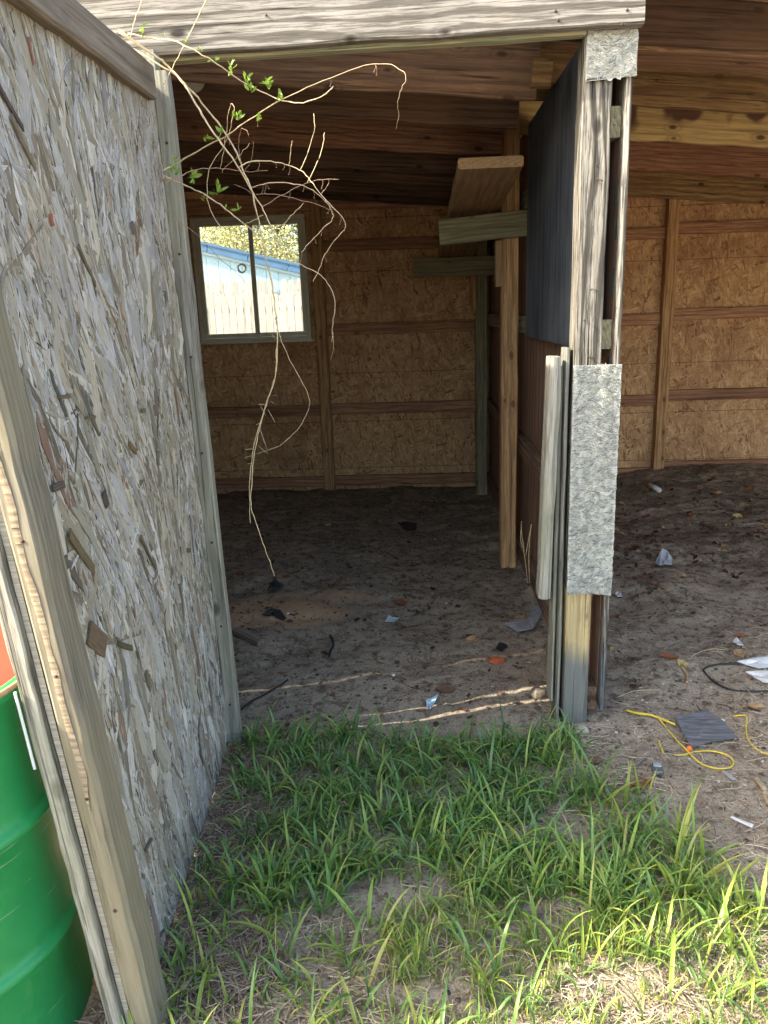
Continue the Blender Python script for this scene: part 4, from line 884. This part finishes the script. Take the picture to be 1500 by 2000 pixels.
LEAF = [(468, 1123, 'rust', .032, 'lying beside the vine tip near the panel foot'), (560, 1128, 'rust', .028, 'just right of the vine tip on the stall floor'), (677, 1046, 'rust', .030, 'mid floor deep in the left stall'), (783, 1180, 'rust', .036, 'in the middle of the stall floor'), (842, 1162, 'tan', .020, 'right of the red brown leaf mid stall'), (920, 1253, 'tan', .032, 'above the orange stone in the stall'), (745, 1295, 'yellow', .016, 'alone on bare floor near the grass edge'),
    (1015, 1212, 'tan', .036, 'lying on the grey plastic by the partition'), (612, 990, 'tan', .035, 'near the back wall below the window stud'), (641, 1027, 'yellow', .022, 'pale sliver on dark floor at mid stall'), (525, 1046, 'brown', .026, 'near the vine stem at the far left floor'), (896, 1128, 'brown', .022, 'left of the inner post foot'),
    (1262, 1010, 'rust', .038, 'near the back of the right bay behind the white paper'), (1225, 1035, 'brown', .030, 'close behind the post in the right bay'), (1300, 1033, 'tan', .034, 'mid right bay below the white tube'), (1355, 955, 'rust', .040, 'by the right bay back wall'), (1405, 965, 'tan', .038, 'far back in the right bay left of the corner'), (1465, 958, 'rust', .042, 'at the far right back of the bay'), (1440, 1010, 'yellow', .040, 'toward the right edge of the right bay'), (1385, 1030, 'brown', .045, 'under the dark litter heap'), (1330, 1128, 'tan', .045, 'curled below the white paper scrap'), (1275, 1143, 'rust', .040, 'left of the curled leaf below the paper'), (1415, 1070, 'tan', .030, 'on the mound at the right'), (1305, 1285, 'rust', .030, 'red curled one above the forked twig'), (1445, 1280, 'tan', .030, 'beside the pale plastic at the right'), (1333, 1300, 'yellow', .028, 'at the top of the bent brown stick'), (1198, 1270, 'yellow', .022, 'against the edge of the split sheet'), (1448, 1245, 'rust', .026, 'right of the small white chip'),
    (1250, 1535, 'rust', .050, 'below the small dark gadget'), (1470, 1385, 'tan', .038, 'above the yellow rope end at the right'), (1235, 960, 'brown', .03, 'beside the white tube by the post'), (1290, 985, 'tan', .03, 'just below the white tube'), (1345, 1010, 'rust', .034, 'in the centre of the right bay litter'), (1480, 1040, 'brown', .04, 'at the right margin mid bay'), (1215, 985, 'tan', .03, 'at the left margin of the right bay'), (1160, 1490, 'brown', .03, 'in the grass below the post foot')]
for px_, py_, nm, s_, where in LEAF:
    p = gpt(px_, py_); o = link(bpy.data.objects.new('dead_leaf', lms[nm, rnd.randrange(3)]))
    o.matrix_world = Matrix.Translation(p+Vector((0, 0, .003))) @ Matrix.Rotation(rnd.uniform(0, 6.28), 4, 'Z') @ Matrix.Rotation(rnd.gauss(0, .25), 4, 'X') @ Matrix.Scale(min(s_*1.4, .05), 4); WM[o.name] = o.matrix_world
    tag(o, f'{words[nm]} dead leaf {where}', 'leaf', 'dead leaves on the dirt floor')
# smaller leaf scraps nobody would count
def scraps(n, region, seed, pal, s0=.005, s1=.022, dens=None):
    r = np.random.default_rng(seed); x = r.uniform(region[0], region[1], n); y = r.uniform(region[2], region[3], n)
    if dens is not None: k_ = r.random(n) < dens(x, y); x, y = x[k_], y[k_]
    n = len(x); s = s0+(s1-s0)*r.random(n)**2; a0 = r.uniform(0, 6.28, n); m = 6; ang = np.arange(m)*2*np.pi/m
    rad = s[:, None]*r.uniform(.5, 1.2, (n, m)); ex = r.uniform(.4, 1, n)[:, None]; lx = rad*np.cos(ang); ly = rad*np.sin(ang)*ex
    X_ = x[:, None]+lx*np.cos(a0)[:, None]-ly*np.sin(a0)[:, None]; Y_ = y[:, None]+lx*np.sin(a0)[:, None]+ly*np.cos(a0)[:, None]
    Z_ = gz(X_, Y_)+.002+s[:, None]*r.uniform(0, .6, (n, m)); V = np.stack([X_, Y_, Z_], -1).reshape(-1, 3)
    F_ = np.arange(n*m).reshape(n, m); c = np.array(pal)[r.integers(0, len(pal), n)]*r.uniform(.6, 1.2, n)[:, None]; return V, F_, np.repeat(c, m, 0), r.uniform(0, 9, (n*m, 2))
V, F_, C_, U_ = scraps(3600, (.69, 3.4, 2.5, 6.3), 61, [(.15, .07, .04), (.26, .16, .09), (.08, .05, .035), (.40, .28, .16), (.06, .045, .035)], .006, .030, dens=lambda x, y: ss((vn(x, y, .3, 30)+.3)*1.3)*(.35+.65*ss((y-3.2)/1.5))); big_mesh('leaf_scraps', V, F_, C_, U_, M['litter'], label='broken dead leaf scraps over the right bay floor', cat='leaf litter', kind='stuff')
V, F_, C_, U_ = scraps(700, (-1.6, .6, 2.5, 6.2), 62, [(.14, .07, .05), (.2, .14, .09), (.06, .045, .035)]); big_mesh('floor_scraps', V, F_, C_, U_, M['litter'], label='dark broken leaf scraps over the left stall floor', cat='leaf litter', kind='stuff')
V, F_, C_, U_ = scraps(2200, (.5, 1.7, 1.6, 3.1), 63, [(.34, .26, .18), (.46, .42, .36), (.14, .10, .07), (.55, .52, .46), (.10, .08, .06)], .002, .009); big_mesh('wood_chips', V, F_, C_, U_, M['litter'], label='small chips on the soil in front of the right bay', cat='chips', kind='stuff')

# ---------------------------------------------------------------- rubbish on the ground
def flat_piece(name, pts, mat, label, cat, h=.006, curl=.010, seed=0):
    """crumpled thin sheet from photo outline, laid on the ground with thickness"""
    r = random.Random(seed); w_ = [gpt(a, b) for a, b in pts]; c = sum(w_, Vector())/len(w_); V = []; n = len(w_)
    for q in w_: V.append(Vector((q.x-c.x, q.y-c.y, gz(q.x, q.y)+h+r.uniform(0, curl)-c.z)))
    mid = [v*.5+Vector((0, 0, r.uniform(0, curl))) for v in V]; V2 = V+mid+[Vector((0, 0, h+curl*.4))]
    top = [(i_, (i_+1) % n, n+(i_+1) % n, n+i_) for i_ in range(n)]+[(n+i_, n+(i_+1) % n, 2*n) for i_ in range(n)]
    k_ = len(V2); V3 = V2+[v-Vector((0, 0, .003)) for v in V2]; F_ = top+[tuple(x+k_ for x in reversed(f)) for f in top]+[((i_+1) % n, i_, i_+k_, (i_+1) % n+k_) for i_ in range(n)]
    return tag(mesh(name, [tuple(v) for v in V3], F_, mat, None, Matrix.Translation(c)), label, cat)
M['paper'] = plain('crumpled_paper', (.52, .58, .66), .8, .2, .15, 40, .001); M['slate'] = wood('worn_rubber_mat', (.16, .16, .17), (.10, .10, .11), (.05, .05, .052), knots=0, grain=.8, bump=.001); M['plastic'] = plain('grey_film', (.30, .31, .33), .45, .4, .2, 25)
M['film'] = plain('pale_film', (.62, .62, .62), .5, .4, .2, 30); M['orange'] = plain('orange_red_stone', (.42, .11, .05), .8, .2, .25, 40, .001); M['blue'] = plain('pale_blue_plastic', (.35, .47, .58), .4, .5, .1); M['opl'] = plain('orange_plastic', (.75, .16, .02), .4, .5, .1); M['rope'] = plain('yellow_rope_fibre', (.62, .46, .06), .6, .3, .25, 200, .0005)
flat_piece('paper_scrap', [(1279, 1105), (1293, 1083), (1303, 1088), (1313, 1098), (1311, 1112), (1296, 1110), (1288, 1115)], M['paper'], 'crumpled pale blue paper scrap in the right bay', 'paper', .015, .03, 1)
flat_piece('paper_chip', [(1430, 1260), (1438, 1251), (1445, 1255), (1452, 1263), (1440, 1265)], M['film'], 'small white paper chip at the right', 'paper', .008, .01, 2)
flat_piece('paper_chip', [(1201, 1164), (1206, 1160), (1214, 1163), (1214, 1170), (1205, 1170)], M['film'], 'small white crumpled bit right of the fibrous patch corner', 'paper', .01, .012, 3)
flat_piece('plastic_film', [(1440, 1296), (1470, 1288), (1520, 1282), (1520, 1306), (1480, 1308), (1455, 1303)], M['film'], 'upper pale torn film at the right edge', 'plastic', .008, .015, 4)
flat_piece('plastic_film', [(1455, 1319), (1480, 1318), (1520, 1316), (1520, 1345), (1490, 1340), (1470, 1330)], M['film'], 'lower pale torn film at the right edge', 'plastic', .008, .015, 5)
flat_piece('plastic_sheet', [(985, 1228), (1010, 1226), (1030, 1218), (1045, 1190), (1062, 1180), (1058, 1205), (1050, 1222), (1040, 1238), (1010, 1240)], M['plastic'], 'crumpled grey plastic sheet by the partition foot', 'plastic', .012, .02, 6)
flat_piece('plastic_sliver', [(752, 1218), (760, 1206), (768, 1212), (780, 1210), (770, 1219)], M['paper'], 'small grey torn plastic sliver on the stall floor', 'plastic', .01, .01, 7)
flat_piece('blue_shard', [(834, 1396), (833, 1384), (842, 1374), (856, 1371), (850, 1380), (843, 1390), (842, 1400)], M['blue'], 'curved pale blue plastic shard at the grass edge', 'plastic', .02, .02, 8)
flat_piece('rubber_mat', [(1318, 1405), (1342, 1402), (1380, 1392), (1412, 1415), (1440, 1446), (1385, 1455), (1350, 1468), (1335, 1440)], M['slate'], 'dark grey square mat piece beside the yellow rope', 'mat', .012, .004, 9)
flat_piece('black_scrap', [(523, 1165), (528, 1148), (538, 1140), (550, 1148), (555, 1155), (545, 1162)], M['black'], 'crumpled black scrap on the orange sand', 'scrap', .015, .03, 10)
flat_piece('black_scrap', [(776, 1025), (795, 1022), (815, 1028), (812, 1038), (795, 1040)], M['black'], 'flat black scrap deep in the stall', 'scrap', .010, .01, 11)
flat_piece('black_scrap', [(512, 1210), (530, 1200), (548, 1202), (560, 1215), (552, 1218), (535, 1206)], M['black'], 'curled black strip left of the stall floor', 'scrap', .02, .02, 12)
flat_piece('black_scrap', [(968, 1270), (975, 1262), (988, 1263), (992, 1268), (980, 1275)], M['black'], 'small black scrap above the orange stone', 'scrap', .008, .01, 13)
flat_piece('bark_scrap', [(850, 1345), (870, 1340), (890, 1350), (880, 1358), (862, 1355)], LM['brown'], 'dark bark scrap at the grass edge of the stall', 'bark', .006, .008, 14)
flat_piece('wood_chip', [(1238, 1515), (1243, 1475), (1258, 1452), (1272, 1462), (1268, 1480), (1252, 1492)], M['cap'], 'grey brown splintered wood chip in front of the post', 'wood', .006, .006, 16)
def stone(name, px_, py_, s, mat, label, sq=.6, seed=1):
    r = random.Random(seed); p = gpt(px_, py_); V = []; F_ = []; nu, nv = 10, 6
    for j in range(nv+1):
        for i_ in range(nu):
            a = i_*math.tau/nu; b = math.pi*j/nv; q = r.uniform(.85, 1.12); V.append((s*q*math.sin(b)*math.cos(a), s*q*.8*math.sin(b)*math.sin(a), s*sq*q*math.cos(b)))
    for j in range(nv):
        for i_ in range(nu): F_.append((j*nu+i_, (j+1)*nu+i_, (j+1)*nu+(i_+1) % nu, j*nu+(i_+1) % nu))
    return tag(mesh(name, V, F_, mat, None, Matrix.Translation(p+Vector((0, 0, s*sq*.5)))), label, 'stone')
stone('brick_fragment', 969, 1292, .038, M['orange'], 'orange red brick fragment on the stall floor near the post', .35, 3)
stone('pebble', 830, 1285, .008, M['film'], 'white pebble in the middle of the floor near the doorway', .7, 4)
stone('pebble', 768, 1320, .008, M['film'], 'pale pebble close to the grass edge', .7, 5)
stone('pebble', 563, 1199, .008, M['film'], 'white pebble beside the curled black strip', .6, 6)
stone('field_stone', 1050, 1358, .035, M['cap'], 'brown stone half hidden in grass left of the post foot', .7, 7)
stone('field_stone', 1136, 1432, .026, plain('pale_stone', (.36, .32, .26), .9, .1, .2, 50, .001), 'pale round stone in the grass at the post foot', .8, 8)
tb = gpt(1268, 952); tb2 = gpt(1288, 963); tag(tube('white_tube', [tb+Vector((0, 0, .02)), tb2+Vector((0, 0, .02))], .019, M['film'], k=12), 'short white tube lying near the back of the right bay', 'tube')
# rope, cords, sticks
def ropeline(name, pts, r, mat, label, cat, twist=True, lift=.006, parent=None):
    s = smoothline([gpt(a, b)+Vector((0, 0, lift)) for a, b in pts], 8); 
    if not twist: return tag(tube(name, s, r, mat, parent), label, cat)
    V = []; F_ = []; L = 0
    for ph in (0, math.pi*2/3, math.pi*4/3):
        q = []; L = 0
        for i_, p in enumerate(s):
            if i_: L += (p-s[i_-1]).length
            d = (s[min(i_+1, len(s)-1)]-s[max(i_-1, 0)]).normalized(); a = d.cross(Vector((0, 0, 1))).normalized(); b = a.cross(d); t = L/.010*math.tau/2+ph
            q.append(p+(a*math.cos(t)+b*math.sin(t))*r*.55)
        v, f = tube_data(q, r*.62, 5); o0 = len(V); V += v; F_ += [tuple(x+o0 for x in ff) for ff in f]
    org = s[0]; return tag(mesh(name, [tuple(v-org) for v in V], F_, mat, parent, Matrix.Translation(org), smooth=True), label, cat)
rope = [(1222, 1391), (1240, 1394), (1262, 1397), (1283, 1404), (1300, 1422), (1320, 1447), (1335, 1462), (1352, 1480), (1372, 1496), (1400, 1504), (1425, 1502), (1432, 1490), (1418, 1477), (1390, 1470), (1360, 1471), (1335, 1477), (1318, 1478)]
ropeline('yellow_rope', rope, .0030, M['rope'], 'yellow twisted rope looped in front of the dark mat', 'rope')
ropeline('frayed_rope', [(1224, 1393), (1236, 1397), (1250, 1400), (1270, 1402), (1292, 1410), (1318, 1421)], .0040, M['rope'], 'frayed doubled yellow rope end beside the post foot', 'rope', lift=.012)
ropeline('yellow_rope', [(1432, 1402), (1445, 1400), (1458, 1403), (1457, 1425), (1462, 1448), (1480, 1468), (1505, 1478)], .0030, M['rope'], 'yellow rope end at the right edge of the picture', 'rope')
ropeline('frayed_rope', [(1286, 1448), (1290, 1460), (1296, 1475)], .0028, M['rope'], 'short yellow rope scrap left of the loop', 'rope')
tag(stone('orange_bead', 1346, 1466, .012, M['opl'], 'orange plastic float where the rope crosses the mat corner', 1, 9), cat='float')
ropeline('loose_cable', [(1510, 1352), (1470, 1353), (1430, 1350), (1400, 1338), (1378, 1318), (1376, 1308), (1400, 1300), (1430, 1299), (1452, 1302)], .0038, M['black'], 'black cord looped near the pale film at the right', 'cord', False)
ropeline('loose_cable', [(472, 1388), (492, 1372), (512, 1362), (532, 1350), (552, 1338), (562, 1330)], .0042, M['black'], 'black cord running from the panel foot into the stall', 'cord', False)
ropeline('loose_cable', [(643, 1284), (646, 1272), (651, 1262), (649, 1250), (645, 1243)], .006, M['black'], 'short thick black cord piece mid stall floor', 'cord', False)
ropeline('bent_stick', [(1329, 1300), (1337, 1312), (1342, 1322), (1341, 1336)], .0055, M['plank'], 'bent reddish stick below the forked straw', 'stick', False)
ropeline('stick', [(1478, 1525), (1490, 1540), (1498, 1562), (1508, 1580)], .010, M['raw'], 'pale thick stick at the right edge', 'stick', False)
ropeline('straw_stalk', [(1345, 1290), (1362, 1278), (1390, 1270), (1418, 1272)], .0014, M['stem'], 'forked pale straw on the right bay floor', 'straw', False)
ropeline('straw_stalk', [(1205, 1365), (1240, 1352), (1290, 1350)], .0014, M['stem'], 'long pale straw lying right of the post foot', 'straw', False)
ropeline('root', [(1228, 1285), (1270, 1292), (1300, 1300), (1330, 1315)], .0020, M['cap'], 'thin dark root trailing across the right bay soil', 'root', False, .002)
tag(board('wood_offcut', gpt(462, 1238)+Vector((0, 0, .02)), gpt(512, 1262)+Vector((0, 0, .02)), (0, 1, 0), .05, .025, M['cap'], None), 'grey wood offcut beside the panel foot on the stall floor', 'offcut')
tag(board('white_lath', gpt(1427, 1604)+Vector((0, 0, .015)), gpt(1470, 1622)+Vector((0, 0, .015)), (0, 1, 0), .014, .005, M['film'], None), 'short white lath lying among grass at the right', 'lath')
tag(board('grey_shard', gpt(1412, 1511)+Vector((0, 0, .01)), gpt(1434, 1528)+Vector((0, 0, .01)), (0, 1, 0), .012, .004, M['plastic'], None), 'small grey plastic shard below the rope loop', 'plastic')
# little dark gadget
gg = T('handheld_gadget', 'small dark rounded plastic gadget lying in front of the mat', 'gadget', gpt(1283, 1508)+Vector((0, 0, .012)))
def rounded_box(name, ctr, L, W_, H_, rot, mat, parent):
    V = []; F_ = []; n = 24; e = .35
    prof = [(1-.12, 0), (1, .25), (1, .7), (.9, 1), (.0, 1.04)]
    for s_, h in prof:
        for k_ in range(n):
            a = k_*math.tau/n; c, s2 = math.cos(a), math.sin(a); V.append((s_*L/2*math.copysign(abs(c)**e, c), s_*W_/2*math.copysign(abs(s2)**e, s2), H_*(h-.5)))
    for j in range(len(prof)-1):
        for k_ in range(n): F_.append((j*n+k_, j*n+(k_+1) % n, (j+1)*n+(k_+1) % n, (j+1)*n+k_))
    F_.append(tuple(range(n-1, -1, -1)))
    return mesh(name, V, F_, mat, parent, Matrix.Translation(ctr) @ rot, smooth=False)
R_ = Matrix.Rotation(1.35, 4, 'Z') @ Matrix.Rotation(.1, 4, 'Y')
gp = Vector(gg.location); M['gad'] = plain('dark_grey_plastic', (.09, .095, .105), .4, .5, .1)
rounded_box('case', gp, .062, .036, .014, R_, M['gad'], gg); rounded_box('button_pad', gp+Vector((.004, .012, .008)), .026, .026, .005, R_, M['plastic'], gg)
print('objects', len(bpy.data.objects))
